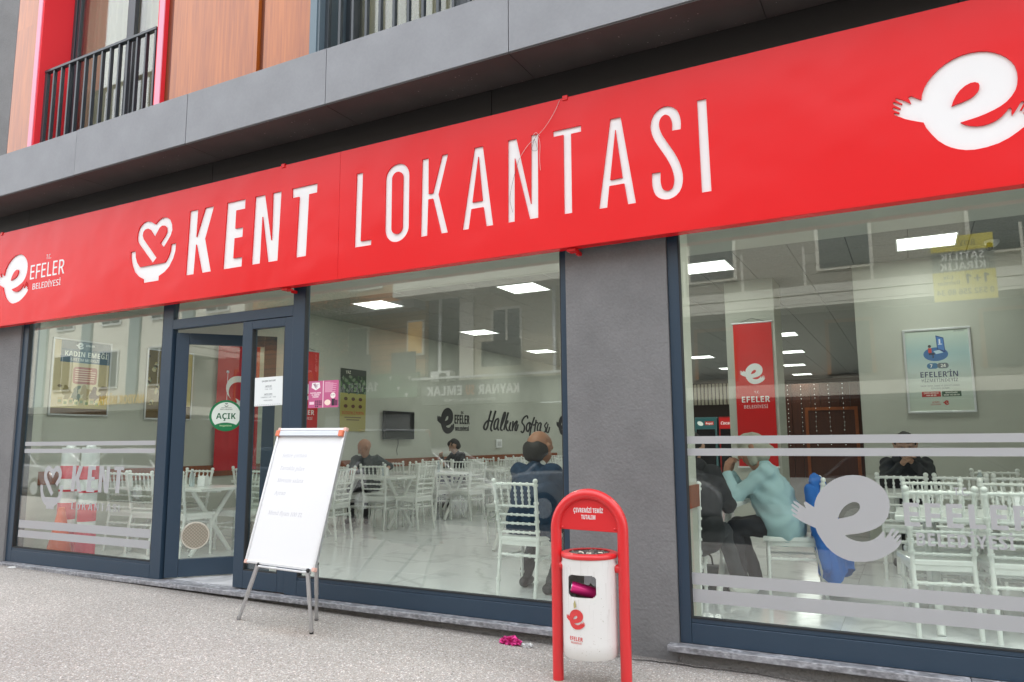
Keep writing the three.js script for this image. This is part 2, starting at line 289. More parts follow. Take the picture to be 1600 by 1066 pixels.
const round = (x0, x1, y0, y1, r) => { const o = []; for (const [cx, cy, a] of [[x1 - r, y1 - r, 0], [x0 + r, y1 - r, 1], [x0 + r, y0 + r, 2], [x1 - r, y0 + r, 3]]) for (let i = 0; i <= 8; i++) { const q = (a + i / 8) * PI / 2; o.push([cx + r * Math.cos(q), cy + r * Math.sin(q)]); } return o; };
const G_O = round(-3.536, -3.306, 2.872, 3.502, 0.114), H_O = round(-3.472, -3.368, 2.936, 3.436, 0.051);
const G_K2 = [[-3.188, T1], [-3.127, T1], [-3.125, 3.207], [-3.088, 3.207], [-3.006, T1], [-2.949, T1], [-3.034, 3.187], [-2.949, B1], [-3.01, B1], [-3.087, 3.164], [-3.127, 3.164], [-3.135, B1], [-3.196, B1]];
const G_A = [[-2.72, T1], [-2.646, T1], [-2.562, B1], [-2.621, B1], [-2.644, 3.028], [-2.745, 3.028], [-2.767, B1], [-2.824, B1]], H_A = [[-2.736, 3.078], [-2.652, 3.078], [-2.686, 3.42]];
const G_N2 = [[-2.437, T1], [-2.367, T1], [-2.256, 2.99], [-2.25, T1], [-2.195, T1], [-2.2, B1], [-2.267, B1], [-2.382, 3.349], [-2.386, B1], [-2.441, B1]];
const G_T2 = [[-2.078, 3.488], [-1.865, 3.488], [-1.866, 3.441], [-1.941, 3.441], [-1.943, B1 - .004], [-2.003, B1 - .004], [-2.0, 3.445], [-2.078, 3.445]];
const G_A2 = [[-1.654, 3.486], [-1.579, 3.486], [-1.49, 2.873], [-1.546, 2.873], [-1.567, 3.019], [-1.671, 3.019], [-1.689, 2.873], [-1.749, 2.873]], H_A2 = [[-1.664, 3.061], [-1.578, 3.061], [-1.619, 3.403]];
const G_S = (() => {
  const c = new THREE.CatmullRomCurve3([[-1.207, 3.314], [-1.205, 3.375], [-1.228, 3.438], [-1.277, 3.463], [-1.326, 3.438], [-1.348, 3.378], [-1.334, 3.305], [-1.292, 3.225], [-1.25, 3.15], [-1.217, 3.07], [-1.204, 2.985], [-1.226, 2.915], [-1.278, 2.892], [-1.329, 2.916], [-1.349, 2.975], [-1.348, 3.055]].map(([x, y]) => V(x, y, 0)));
  const a = [], b = [], w = 0.0295; for (let i = 0; i <= 48; i++) { const p = c.getPoint(i / 48), q = c.getTangent(i / 48); a.push([p.x - q.y * w, p.y + q.x * w]); b.unshift([p.x + q.y * w, p.y - q.x * w]); } return a.concat(b);
})();
const G_I = [[-1.067, 3.483], [-1.008, 3.483], [-1.0, 2.871], [-1.061, 2.871]];
const shift = (pts, ox, oy, s = 1, sy = s) => pts.map(([x, y]) => [ox + x * s, oy + y * sy]);

{ // left window
  const t = shopWindow('left shop window with frosted stripes and a frosted heart and bowl emblem, traffic posts behind it', -8.662, -6.172, 0.105, 0.14);
  for (const [a, b] of [[1.325, 1.368], [1.25, 1.293], [0.462, 0.543], [0.364, 0.438]]) film(t, 'film_stripe', stripe(-8.5, -6.36, a, b));
  const mp = (p) => p.map(([x, y]) => [-8.16 + (x + 6.642) * 0.6, 0.674 + (y - 2.869) * 0.722]);
  film(t, 'film_emblem', [mp(HEART), mp(BOWL)].map((p) => ext(poly(p), 0.0008, FILM)));
  const mk = (p) => p.map(([x, y]) => [-7.63 + (x + 5.827) * 0.525, 0.862 + (y - 2.875) * 0.42]);
  for (const g of [G_K, G_E, G_N, G_T]) film(t, 'film_letter', ext(poly(mk(g)), 0.0008, FILM));
  const ml = (p) => p.map(([x, y]) => [-7.6 + (x + 3.838) * 0.27, 0.685 + (y - 2.875) * 0.115]);
  for (const [g, h] of [[G_L], [G_O, H_O], [G_K2], [G_A, H_A], [G_N2], [G_T2], [G_A2, H_A2], [G_S], [G_I]]) { const s = poly(ml(g)); if (h) s.holes.push(asPath(poly(ml(h)))); film(t, 'film_letter', ext(s, 0.0008, FILM)); }
}
{ // middle window
  const t = shopWindow('wide clear middle shop window between the door and the plastered pillar', -4.63, -2.064, 0.134, 0.045);
  const pic = canvasTex(512, 480, (g) => {
    g.fillStyle = '#c4608c'; g.fillRect(0, 0, 512, 480); g.fillStyle = '#f2dfe6'; g.fillRect(246, 0, 12, 480);
    g.fillStyle = '#f4eef0'; g.beginPath(); g.moveTo(60, 30); g.lineTo(190, 30); g.lineTo(200, 120); g.lineTo(125, 165); g.lineTo(50, 120); g.closePath(); g.fill();
    g.strokeStyle = '#8a5b74'; g.lineWidth = 7; for (let i = 0; i < 4; i++) { g.beginPath(); g.ellipse(125, 60 + 16 * i, 42 - 5 * i, 12, 0.3 * i, 0, PI * 1.5); g.stroke(); }
    g.fillStyle = '#fff'; g.font = 'bold 30px sans-serif'; g.textAlign = 'center'; for (const [s, y] of [['KADINLARIN', 225], ['EL EMEĞİ', 260], ['PAZARI', 295]]) g.fillText(s, 123, y, 190);
    g.fillStyle = '#3b2537'; for (let i = 0; i < 14; i++) g.fillRect(120 + (i % 4) * 30, 350 + Math.floor(i / 4) * 32, 22, 22);
    g.fillStyle = '#f7d9e4'; g.fillRect(20, 370, 80, 50); g.font = '16px sans-serif'; g.textAlign = 'left'; g.fillStyle = '#f3cbdb'; for (let i = 0; i < 11; i++) g.fillRect(280, 30 + i * 17, 90 + (i * 53) % 110, 6);
    g.fillStyle = '#f4e9e4'; g.beginPath(); g.ellipse(420, 270, 42, 52, 0, 0, 7); g.fill(); g.fillStyle = '#2c2230'; g.beginPath(); g.ellipse(402, 262, 7, 9, 0, 0, 7); g.ellipse(436, 262, 7, 9, 0, 0, 7); g.fill(); g.fillRect(398, 330, 60, 120);
    g.fillStyle = '#fbe3d6'; g.beginPath(); g.ellipse(330, 390, 52, 50, 0, 0, 7); g.fill(); g.fillStyle = '#6b3050'; g.fillRect(440, 350, 60, 100);
  });
  const m = thing('sticker', 'pink and white leaflet stuck inside the middle window by the door', 'leaflet', [-4.285, 1.735, -0.043]);
  const g = new THREE.PlaneGeometry(0.325, 0.224); part('sheet', g, std([1, 1, 1], 0.6, { map: pic }), m);
  void t;
}
{ // right window
  const t = shopWindow('right shop window with a large frosted letter e with hands and frosted lettering', -1.342, 2.6, 0.07, 0.1);
  for (const [a, b] of [[1.312, 1.359], [1.238, 1.283], [0.453, 0.525], [0.348, 0.428]]) film(t, 'film_stripe', stripe(-1.262, 2.49, a, b));
  const s = poly(shift(E_OUT, -0.333, 0.891, 0.877)); s.holes.push(asPath(poly(shift(E_EYE, -0.333, 0.891, 0.877))));
  film(t, 'film_emblem', ext(s, 0.0008, FILM), 'frosted letter e with two arms ending in hands');
  film(t, 'film_lettering', lettering('EFELER', fontBold, -0.072, 0.535, 0.858, 0.985, FILM, 0.0008));
  film(t, 'film_lettering', lettering('BELEDİYESİ', fontBold, -0.02, 0.43, 0.757, 0.825, FILM, 0.0008));
  film(t, 'film_lettering', lettering('T.C.', fontBold, 0.176, 0.246, 1.03, 1.072, FILM, 0.0008));
}
{ // doorway
  const t = thing('entrance', 'navy framed double door of the restaurant, left leaf open inwards', 'door', [-5.4, 0.105, -0.05]);
  wpart('lintel', rb(-6.171, -4.631, 2.42, 2.512, -0.085, -0.02, 0.004, 2), M.navy, t);
  pane(t, -6.171, -4.631, 2.513, 3.4).name = 'transom_pane';
  // right leaf, closed
  const x0 = -5.236, x1 = -4.634, leaf = new THREE.Group(); leaf.name = 'door'; leaf.position.set(0, 0, 0); t.add(leaf);
  const bar = (n, a, b, c, d) => wpart(n, rb(a, b, c, d, -0.092, -0.028, 0.004, 2), M.navy, leaf);
  bar('stile', x0, -5.118, 0.116, 2.416); bar('stile', -4.724, x1, 0.116, 2.416); bar('rail', -5.117, -4.725, 0.116, 0.262); bar('rail', -5.117, -4.725, 2.342, 2.416);
  wpart('gasket', gasket(-5.118, -4.724, 0.262, 2.342).map((g) => g.translate(0, 0, -0.0075)), M.gasket, leaf);
  wpart('pane', bx(-5.118, -4.724, 0.262, 2.342, GZ - 0.012, GZ - 0.006), M.glass, leaf);
  // left leaf, swung in
  const open = new THREE.Group(); open.name = 'door'; open.position.set(-6.165 + 5.4, 0, -0.045 + 0.05 - 0.02); open.rotation.y = 0.855; open.userData.label = 'left door leaf standing open inwards'; t.add(open);
  const W = 0.92, lb = (n, a, b, c, d) => part(n, rb(a, b, c - 0.105, d - 0.105, -0.032, 0.032, 0.004, 2), M.navy, open);
  lb('stile', 0.0, 0.115, 0.116, 2.39); lb('stile', W - 0.115, W, 0.116, 2.39); lb('rail', 0.116, W - 0.116, 0.116, 0.275); lb('rail', 0.116, W - 0.116, 2.285, 2.39);
  part('pane', bx(0.115, W - 0.115, 0.17, 2.18, -0.003, 0.003), M.glass, open);
  const weave = canvasTex(256, 256, (g) => { g.fillStyle = '#a39a8a'; g.fillRect(0, 0, 256, 256); for (let i = 0; i < 16; i++) for (let j = 0; j < 16; j++) { g.fillStyle = (i + j) % 2 ? '#b9b1a2' : '#8d8576'; if ((i + j) % 2) g.fillRect(i * 16 + 1, j * 16 + 4, 14, 8); else g.fillRect(i * 16 + 4, j * 16 + 1, 8, 14); } });
  const dm = std([0.9, 0.9, 0.9], 0.8, { map: weave, bumpMap: weave, bumpScale: 0.003 }), rimMat = std([0.62, 0.58, 0.5], 0.6);
  const disc = (name, par, x, y, z) => { const d = new THREE.CylinderGeometry(0.118, 0.118, 0.012, 40); d.rotateX(PI / 2); d.translate(x, y, z); const q = part(name, d, dm, par); const r = new THREE.TorusGeometry(0.118, 0.009, 6, 40); r.translate(x, y, z); part('rim', r, rimMat, q); };
  disc('pull_disc', open, 0.251, 0.483 - 0.105, 0.012);
  disc('pull_disc', leaf, -5.12 + 5.4, 0.547 - 0.105, -0.075);
  const paperTex = canvasTex(360, 270, (g) => {
    g.fillStyle = '#e9eeee'; g.fillRect(0, 0, 360, 270); g.fillStyle = '#444a52'; g.textAlign = 'center'; g.font = 'bold 20px sans-serif';
    g.fillText('ÇALIŞMA SAATLERİ', 180, 42); g.font = 'bold 17px sans-serif'; g.fillText('HAFTA İÇİ', 180, 92); g.fillText('HAFTA SONU', 180, 168); g.font = '17px sans-serif'; g.fillText('11:30 - 15:00', 180, 120); g.fillText('CUMARTESİ: 12:00 - 15:00', 180, 196); g.fillText('PAZAR: KAPALI', 180, 226);
    g.fillRect(130, 97, 100, 1.5); g.fillRect(122, 173, 116, 1.5); g.fillStyle = '#7c8790'; for (let i = 0; i < 14; i++) g.fillRect(14 + i * 24, 258, 12, 4);
  });
  const p = thing('notice', 'white sheet of opening hours taped to the closed door leaf', 'notice', [-4.895, 1.78, -0.03]); p.rotation.z = 0.012;
  part('sheet', rb(-0.165, 0.165, -0.125, 0.125, -0.0015, 0.0015, 0.0005), std([0.8, 0.82, 0.82], 0.7), p);
  { const g = new THREE.PlaneGeometry(0.326, 0.246); g.translate(0, 0, 0.0022); part('print', g, std([1, 1, 1], 0.7, { map: paperTex }), p); }
  // round OPEN sign hanging on the open leaf
  const acik = canvasTex(512, 512, (g) => {
    g.fillStyle = '#17804f'; g.fillRect(0, 0, 512, 512); g.fillStyle = '#eef6ef'; g.beginPath(); g.arc(256, 256, 222, 0, 7); g.fill();
    g.save(); g.beginPath(); g.arc(256, 256, 222, 0, 7); g.clip(); g.fillStyle = '#17804f'; g.beginPath(); g.ellipse(256, 500, 230, 130, 0, 0, 7); g.fill(); g.restore();
    g.fillStyle = '#12633d'; g.font = 'bold 132px sans-serif'; g.textAlign = 'center'; g.fillText('AÇIK', 256, 310, 330); g.fillStyle = '#cfe6b4'; g.font = 'bold 34px sans-serif'; g.fillText('Hoşgeldiniz', 256, 432);
    g.strokeStyle = '#2b3b34'; g.lineWidth = 9; g.beginPath(); g.arc(256, 82, 24, 0.1, PI - 0.1); g.stroke(); g.beginPath(); g.arc(245, 66, 10, PI, 0); g.arc(267, 66, 10, PI, 0); g.stroke(); g.fillStyle = '#4c5b52'; g.font = 'bold 26px sans-serif'; g.fillText('KENT LOKANTASI', 256, 160, 190); g.fillRect(176, 120, 160, 5);
  });
  const q = thing('hanging_sign', 'round green and white sign reading AÇIK hanging on the open door', 'sign', [-5.6, 1.63, -0.6], 0.855);
  const d = new THREE.CylinderGeometry(0.15, 0.15, 0.006, 48); d.rotateX(PI / 2); part('plate', d, phy([0.02, 0.2, 0.1], 0.4), q);
  const face = new THREE.CircleGeometry(0.149, 48); face.translate(0, 0, 0.0042); part('print', face, phy([1, 1, 1], 0.35, { map: acik }), q);
  part('string', rod(V(0, 0.148, 0), V(0, 0.42, 0), 0.002, 0.002, 5), std([0.7, 0.7, 0.7], 0.6), q); part('hook', new THREE.SphereGeometry(0.014, 8, 6).translate(0, 0.425, 0), M.chrome, q);
  q.position.set(-5.855 + 0.755 * 0.038, 1.601, -0.422 + 0.656 * 0.038);
}

// ---------------------------------------------------------------- the sign
{
  const t = thing('shop_sign', 'long red sign box reading KENT LOKANTASI in cut out white letters', 'sign', [-4, 2.64, 0.06]);
  const glyphs = [[HEART], [BOWL], [G_K], [G_E], [G_N], [G_T], [G_L], [G_O, H_O], [G_K2], [G_A, H_A], [G_N2], [G_T2], [G_A2, H_A2], [G_S], [G_I],
    [shift(E_OUT, 0.40, 3.14), shift(E_EYE, 0.40, 3.14)], [shift(E_OUT, -8.612, 3.15), shift(E_EYE, -8.612, 3.15)]];
  const cuts = [-9.75, -4.003, 1.85];
  for (let i = 0; i < 2; i++) {
    const a = cuts[i] + 0.0012, b = cuts[i + 1] - 0.0012, s = poly([[a, 2.642], [b, 2.642], [b, 3.712], [a, 3.712]]), shapes = [s];
    for (const [o, h] of glyphs) if (o[0][0] > a && o[0][0] < b) { s.holes.push(new THREE.Path(o.map(([x, y]) => new THREE.Vector2(x, y)))); if (h) shapes.push(poly(h)); }
    const m = wpart('sign_panel', shapes.map((q) => ext(q, 0.012, 0.128)), M.red, t); metres(m.geometry);
    wpart('sign_return', [bx(a, b, 2.64, 2.6418, 0.06, 0.139), bx(a, b, 3.7122, 3.714, 0.06, 0.139)], M.red, t);
  }
  wpart('back_plate', bx(-9.75, 1.85, 2.645, 3.71, 0.06, 0.112), M.joint, t);
  const names = ['emblem', 'emblem', 'letter', 'letter', 'letter', 'letter', 'letter', 'letter', 'letter', 'letter', 'letter', 'letter', 'letter', 'letter', 'letter', 'emblem', 'emblem'];
  glyphs.forEach(([o, h], i) => { const s = poly(o); if (h) s.holes.push(new THREE.Path(h.map(([x, y]) => new THREE.Vector2(x, y)))); wpart(names[i], ext(s, 0.008, 0.1195), M.white, t); });
  for (const [s, a, b, c, d] of [['EFELER', -8.325, -7.712, 3.11, 3.267], ['BELEDİYESİ', -8.262, -7.762, 2.993, 3.058], ['T.C.', -8.05, -7.965, 3.305, 3.352]]) wpart('lettering', lettering(s, fontReg, a, b, c, d, 0.1425, 0.002), M.white, t);
  for (const [x, y] of [[-8.95, 3.72], [-4.64, 3.722], [-1.98, 3.722]]) wpart('clip', [rb(x - 0.02, x + 0.02, y - 0.03, y + 0.006, 0.13, 0.148, 0.003), rb(x - 0.02, x + 0.02, y - 0.006, y + 0.006, 0.03, 0.13, 0.003)], M.red, t);
  for (const x of [-4.61, -1.97]) wpart('bracket', [rb(x - 0.03, x + 0.035, 2.618, 2.638, 0.04, 0.115, 0.003), rb(x + 0.005, x + 0.035, 2.606, 2.63, -0.01, 0.04, 0.003)], M.red, t);
  const w = thing('loose_wire', 'thin loose white wires hanging over the second N of the sign', 'wire', [-2.2, 3.4, 0.15]);
  const wm = std([0.75, 0.73, 0.72], 0.5), wd = std([0.12, 0.11, 0.12], 0.5);
  wpart('wire', tube([[-2.02, 3.7, 0.146], [-2.06, 3.62, 0.15], [-2.13, 3.52, 0.16], [-2.19, 3.47, 0.158], [-2.27, 3.42, 0.15], [-2.34, 3.34, 0.145]], 0.0013, 30, 5), wm, w); wpart('wire', tube([[-2.19, 3.48, 0.155], [-2.175, 3.42, 0.15], [-2.18, 3.3, 0.147], [-2.176, 3.22, 0.145]], 0.0012, 24, 5), wm, w); wpart('wire', tube([[-2.175, 3.47, 0.15], [-2.21, 3.5, 0.152], [-2.235, 3.45, 0.15], [-2.205, 3.42, 0.15]], 0.0012, 20, 5), wm, w);
  wpart('dark_wire', tube([[-2.2, 3.48, 0.15], [-2.235, 3.43, 0.148], [-2.215, 3.46, 0.148], [-2.24, 3.38, 0.147], [-2.2, 3.37, 0.147], [-2.21, 3.44, 0.148]], 0.0013, 30, 5), wd, w); wpart('dark_wire', tube([[-2.34, 3.34, 0.145], [-2.39, 3.2, 0.143], [-2.42, 3.05, 0.143], [-2.4, 2.95, 0.143]], 0.0013, 24, 5), wd, w);
}

// ---------------------------------------------------------------- upper storey
{
  struct('upper_wall', [bx(-14, -8.69, 4.45, 8.2, -0.3, 0.30), bx(-8.69, 4.3, 6.75, 8.2, -0.3, 0.12), bx(-6.05, -4.25, 4.45, 6.75, -0.3, 0.24), bx(-8.69, -8.27, 4.45, 6.75, -0.3, 0.24), bx(-1.9, 4.3, 4.45, 6.75, -0.3, 0.24)], M.plaster);
  const clad = (label, x0, x1, m = M.wood) => { const t = thing('wood_cladding', label, 'cladding', [(x0 + x1) / 2, 4.452, 0.27]); wpart('board', rb(x0, x1, 4.452, 6.9, 0.245, 0.30, 0.003), m, t); return t; };
  clad('narrow glossy wood panel left of the red framed window', -8.686, -8.225);
  clad('wide glossy wood panel right of the red framed window', -5.985, -4.845);
  clad('glossy wood panel beside the blue grey window frame', -4.745, -4.2);
  { const t = thing('cladding_joint', 'dark wood groove between the two wide wood panels', 'groove', [-4.795, 4.452, 0.26]); wpart('side', bx(-4.844, -4.796, 4.452, 6.9, 0.241, 0.262), M.woodDark, t); wpart('side', bx(-4.794, -4.746, 4.452, 6.9, 0.241, 0.272), M.wood, t); }
  { const t = thing('reflection_strip', 'thin wood strip darkened as the reflection of the red window surround', 'strip', [-6.03, 4.452, 0.25]); wpart('board', bx(-6.066, -5.986, 4.452, 6.9, 0.241, 0.29), M.woodDark, t); }  // reflection of the surround in the glossy panel, painted as a darker strip
  const win = (label, xo0, xo1, sur, lipm, xc) => {
    const t = thing('french_window', label, 'window', [(xo0 + xo1) / 2, 4.452, 0.1]);
    wpart('surround', [bx(xo0, xo0 + 0.1, 4.452, 6.9, -0.02, 0.33), bx(xo1 - 0.1, xo1, 4.452, 6.9, -0.02, 0.33)], sur, t);
    wpart('lip', [bx(xo0 + 0.002, xo0 + 0.075, 4.452, 6.9, 0.3305, 0.34), bx(xo1 - 0.075, xo1 - 0.002, 4.452, 6.9, 0.3305, 0.34)], lipm, t);
    const a = xo0 + 0.101, b = xo1 - 0.101;
    const fr = (x0, x1, z) => wpart('stile', rb(x0, x1, 4.452, 6.9, z - 0.05, z, 0.004), M.railing, t);
    fr(a, a + 0.05, 0.01); fr(a + 0.054, a + 0.1, -0.005); fr(xc - 0.06, xc + 0.02, -0.005); fr(xc + 0.022, xc + 0.085, 0.01); fr(b - 0.05, b, 0.01);
    wpart('sill_rail', rb(a + 0.101, b - 0.051, 4.452, 4.56, -0.05, -0.002, 0.004), M.railing, t);
    wpart('pane', bx(a + 0.1, xc - 0.06, 4.56, 6.9, -0.032, -0.026), M.glass, t); wpart('pane', bx(xc + 0.085, b - 0.05, 4.56, 6.9, -0.032, -0.026), M.glass, t);
    const c = new THREE.PlaneGeometry(b - a, 2.45, 120, 1), p = c.attributes.position; for (let i = 0; i < p.count; i++) p.setZ(i, 0.022 * Math.sin(p.getX(i) * 62) + 0.012 * Math.sin(p.getX(i) * 27 + 1)); c.computeVertexNormals(); c.translate((a + b) / 2, 5.68, -0.14);
    wpart('curtain', c, M.curtain, t);
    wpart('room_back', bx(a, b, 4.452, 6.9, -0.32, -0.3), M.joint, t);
    return t;
  };
  win('tall window in a red surround on the upper floor, beige curtain behind', -8.222, -6.07, M.redWall, M.lip, -7.1);
  win('tall window in a blue grey surround on the upper floor at top', -4.196, -1.9, std([0.1, 0.14, 0.17], 0.4), std([0.13, 0.19, 0.23], 0.35), -2.95);
  const rails = (label, x0, x1, n) => {
    const t = thing('railing', label, 'railing', [(x0 + x1) / 2, 4.452, 0.25]);
    wpart('handrail', rb(x0 - 0.02, x1 + 0.02, 5.372, 5.4, 0.225, 0.275, 0.003), M.railing, t); wpart('foot_rail', rb(x0, x1, 4.48, 4.5, 0.235, 0.265, 0.003), M.railing, t);
    for (let i = 0; i < n; i++) { const x = x0 + (x1 - x0) * i / (n - 1), w = i ? 0.012 : 0.022; wpart('baluster', rb(x - w, x + w, i ? 4.501 : 4.452, 5.371, 0.232, 0.268, 0.002), M.railing, t); }
    return t;
  };
  rails('dark metal balcony railing before the red framed window', -8.1, -6.29, 14);
  rails('dark metal balcony railing before the blue grey window at top', -4.08, -2.0, 16);
  struct('upper_roof', bx(-14, 4.3, 8.2, 8.4, -30, 0.4), M.plaster);
}

// ---------------------------------------------------------------- the room
const XL = -8.9, FY = 0.105, CY = 3.5;
{
  const f = struct('floor', bx(XL, 3.4, -0.05, FY - 0.012, -24, -0.1), std([0.3, 0.3, 0.29], 0.8));
  const tg = []; for (let k = 0; k < 4; k++) tg.push(rb(-0.599, 0.599, -0.011, 0, -0.299, 0.299, 0.001));
  let n = 0; const rest = [];
  for (let j = 0; j < 40; j++) for (let i = 0; i < 11; i++) {
    const x = XL + 0.6 + i * 1.2, z = -0.4 - j * 0.6; if (x + 0.6 > 3.45 || z < -23.9) continue;
    if (z < -5.4 && x > -0.2) continue;
    if (j < 16) { const m = new THREE.Mesh(tg[n % 4], M.tiles[(i * 7 + j * 3 + (i * j) % 5) % 4]); m.name = 'floor_tile'; m.position.set(x, FY + (n % 3) * 0.0002, z); m.rotation.y = (i + j) % 2 ? PI : 0; f.add(m); n++; }
    else rest.push(tg[0].clone().translate(x, FY, z));
  }
  part('floor_tiles', rest, M.tiles[0], f).userData = { kind: 'stuff' };
  const c = struct('ceiling', bx(XL, 3.4, CY + 0.02, CY + 0.2, -24, -0.1), std([0.12, 0.12, 0.12], 0.9));
  const cg = rb(-0.296, 0.296, 0, 0.012, -0.296, 0.296, 0.002), restc = []; n = 0;
  for (let j = 0; j < 37; j++) for (let i = 0; i < 20; i++) {
    const x = XL + 0.3 + i * 0.6, z = -2.4 - j * 0.6; if (z < -5.4 && x > -0.3) continue;
    if (j < 15) { const m = new THREE.Mesh(cg, M.ceil); m.name = 'ceiling_tile'; m.position.set(x, CY, z); c.add(m); n++; } else restc.push(cg.clone().translate(x, CY, z));
  }
  part('ceiling_tiles', restc, M.ceil, c).userData = { kind: 'stuff' };
  struct('bulkhead', bx(XL, 3.4, 3.04, CY + 0.1, -2.09, -0.09), M.wall);
  struct('side_wall', bx(XL - 0.2, XL, -0.05, CY + 0.2, -24, -0.1), M.wall);
  struct('side_wall', bx(3.4, 3.6, -0.05, CY + 0.2, -5.4, -0.1), M.wall);
  struct('inner_wall', bx(-0.53, 3.6, -0.05, CY + 0.2, -24, -5.42), M.wall);
  struct('front_return', bx(XL - 0.2, -8.664, -0.05, CY, -0.3, -0.2), M.wall);
  struct('back_wall', bx(XL - 0.2, 3.6, -0.05, CY + 0.2, -24.2, -24), std([0.05, 0.035, 0.03], 0.8));
  const rail = thing('wall_rail', 'brown wooden chair rail along the left wall of the room', 'rail', [XL, 0.87, -7]);
  for (let k = 0; k < 8; k++) wpart('board', rb(XL, XL + 0.02, 0.875, 1.03, -0.3 - (k + 1) * 1.8 + 0.002, -0.3 - k * 1.8, 0.003), M.rail, rail);
  const p = thing('column', 'white square column inside carrying a red banner', 'column', [-1.85, FY, -5.95]);
  wpart('shaft', bx(-2.165, -1.525, FY, CY, -6.28, -5.66), M.wall, p);
}
// ceiling panels: glowing face and a light of the same size under it
{
  const frameG = [bx(-0.3, 0.3, -0.012, 0.0, 0.285, 0.3), bx(-0.3, 0.3, -0.012, 0.0, -0.3, -0.285), bx(-0.3, -0.285, -0.012, 0, -0.285, 0.285), bx(0.285, 0.3, -0.012, 0, -0.285, 0.285)], fm = std([0.7, 0.7, 0.7], 0.5);
  const seen = { '0_0': 'left of the two nearest lit ceiling panels behind the middle window', '1_0': 'right of the two nearest lit ceiling panels behind the middle window', '2_0': 'lit ceiling panel by the left edge of the right window', '3_0': 'lit ceiling panel high in the right window, left of the camera', '0_1': 'third lit ceiling panel behind the middle window, in the second row', '0_2': 'small far lit ceiling panel low on the right in the middle window' };
  const LED = 11; const xs = [-7.3, -4.72, -2.14, 0.28], zs = [-4.56, -7.95, -11.4, -14.7, -18.2, -21.6];
  xs.forEach((x, i) => zs.forEach((z, j) => {
    if (i === 3 && j > 0) return; if (i === 1 && j === 1) z -= 0.0;
    const dx = [[0, -0.15, -0.45, -0.2, 0, 0], [0, 0, 0, 0, 0, 0], [0, 0, -0.1, -0.36, -0.75, -0.95], [0]][i][j];
    const t = thing('ceiling_light', seen[i + '_' + j] || 'small square lit ceiling panel far back in the dining room', 'light', [x + dx, CY - 0.001, z], 0, seen[i + '_' + j] ? 'near ceiling panels' : 'far ceiling panels');
    part('frame', frameG, fm, t); part('diffuser', bx(-0.285, 0.285, -0.008, -0.001, -0.285, 0.285), M.led, t);
    const l = new THREE.RectAreaLight(new THREE.Color(0.98, 1, 0.94), LED, 0.57, 0.57); l.position.set(0, -0.02, 0); l.rotation.x = -PI / 2; t.add(l);
  }));
  // unseen panels added behind the sign to light the front; soffit glow suggests them
  [[-7.4, 'above the left window'], [-3.4, 'above the middle window'], [-0.1, 'above the right window'], [1.5, 'at the right end']].forEach(([x, w]) => {
    const t = thing('ceiling_light', 'lit panel in the low ceiling band ' + w + ', hidden by the sign', 'light', [x, 3.039, -0.55]);
    part('frame', frameG, fm, t); part('diffuser', bx(-0.285, 0.285, -0.008, -0.001, -0.285, 0.285), M.led, t);
    const l = new THREE.RectAreaLight(new THREE.Color(0.98, 1, 0.94), LED, 0.57, 0.57); l.position.set(0, -0.02, 0); l.rotation.x = -PI / 2; t.add(l);
  });
}
// flat print on the left wall: a framed sheet facing +x, between z0 (far) and z1 (near)
function wallPrint(name, label, cat, z0, z1, y0, y1, tex, frame = 0, fm = M.alu) {
  const w = z1 - z0, h = y1 - y0, t = thing(name, label, cat, [XL + 0.012, y0, (z0 + z1) / 2], PI / 2);
  part('board', rb(-w / 2, w / 2, 0, h, -0.01, 0.004, 0.002), std([0.6, 0.6, 0.6], 0.6), t);
  const g = new THREE.PlaneGeometry(w - frame * 2, h - frame * 2); g.translate(0, h / 2, 0.0065); part('print', g, phy([1, 1, 1], 0.35, { map: tex }), t);
  if (frame) for (const b of [[-w / 2, w / 2, 0, frame], [-w / 2, w / 2, h - frame, h], [-w / 2, -w / 2 + frame, frame, h - frame], [w / 2 - frame, w / 2, frame, h - frame]]) part('frame', rb(...b, -0.008, 0.018, 0.003), fm, t);
  return t;
}
const emblem2D = (g, cx, cy, s, col, eye) => { const dr = (pts) => { g.beginPath(); pts.forEach(([x, y], i) => (i ? g.lineTo(cx + x * s, cy - y * s) : g.moveTo(cx + x * s, cy - y * s))); g.closePath(); g.fill(); }; g.fillStyle = col; dr(E_OUT); g.fillStyle = eye; dr(E_EYE); };
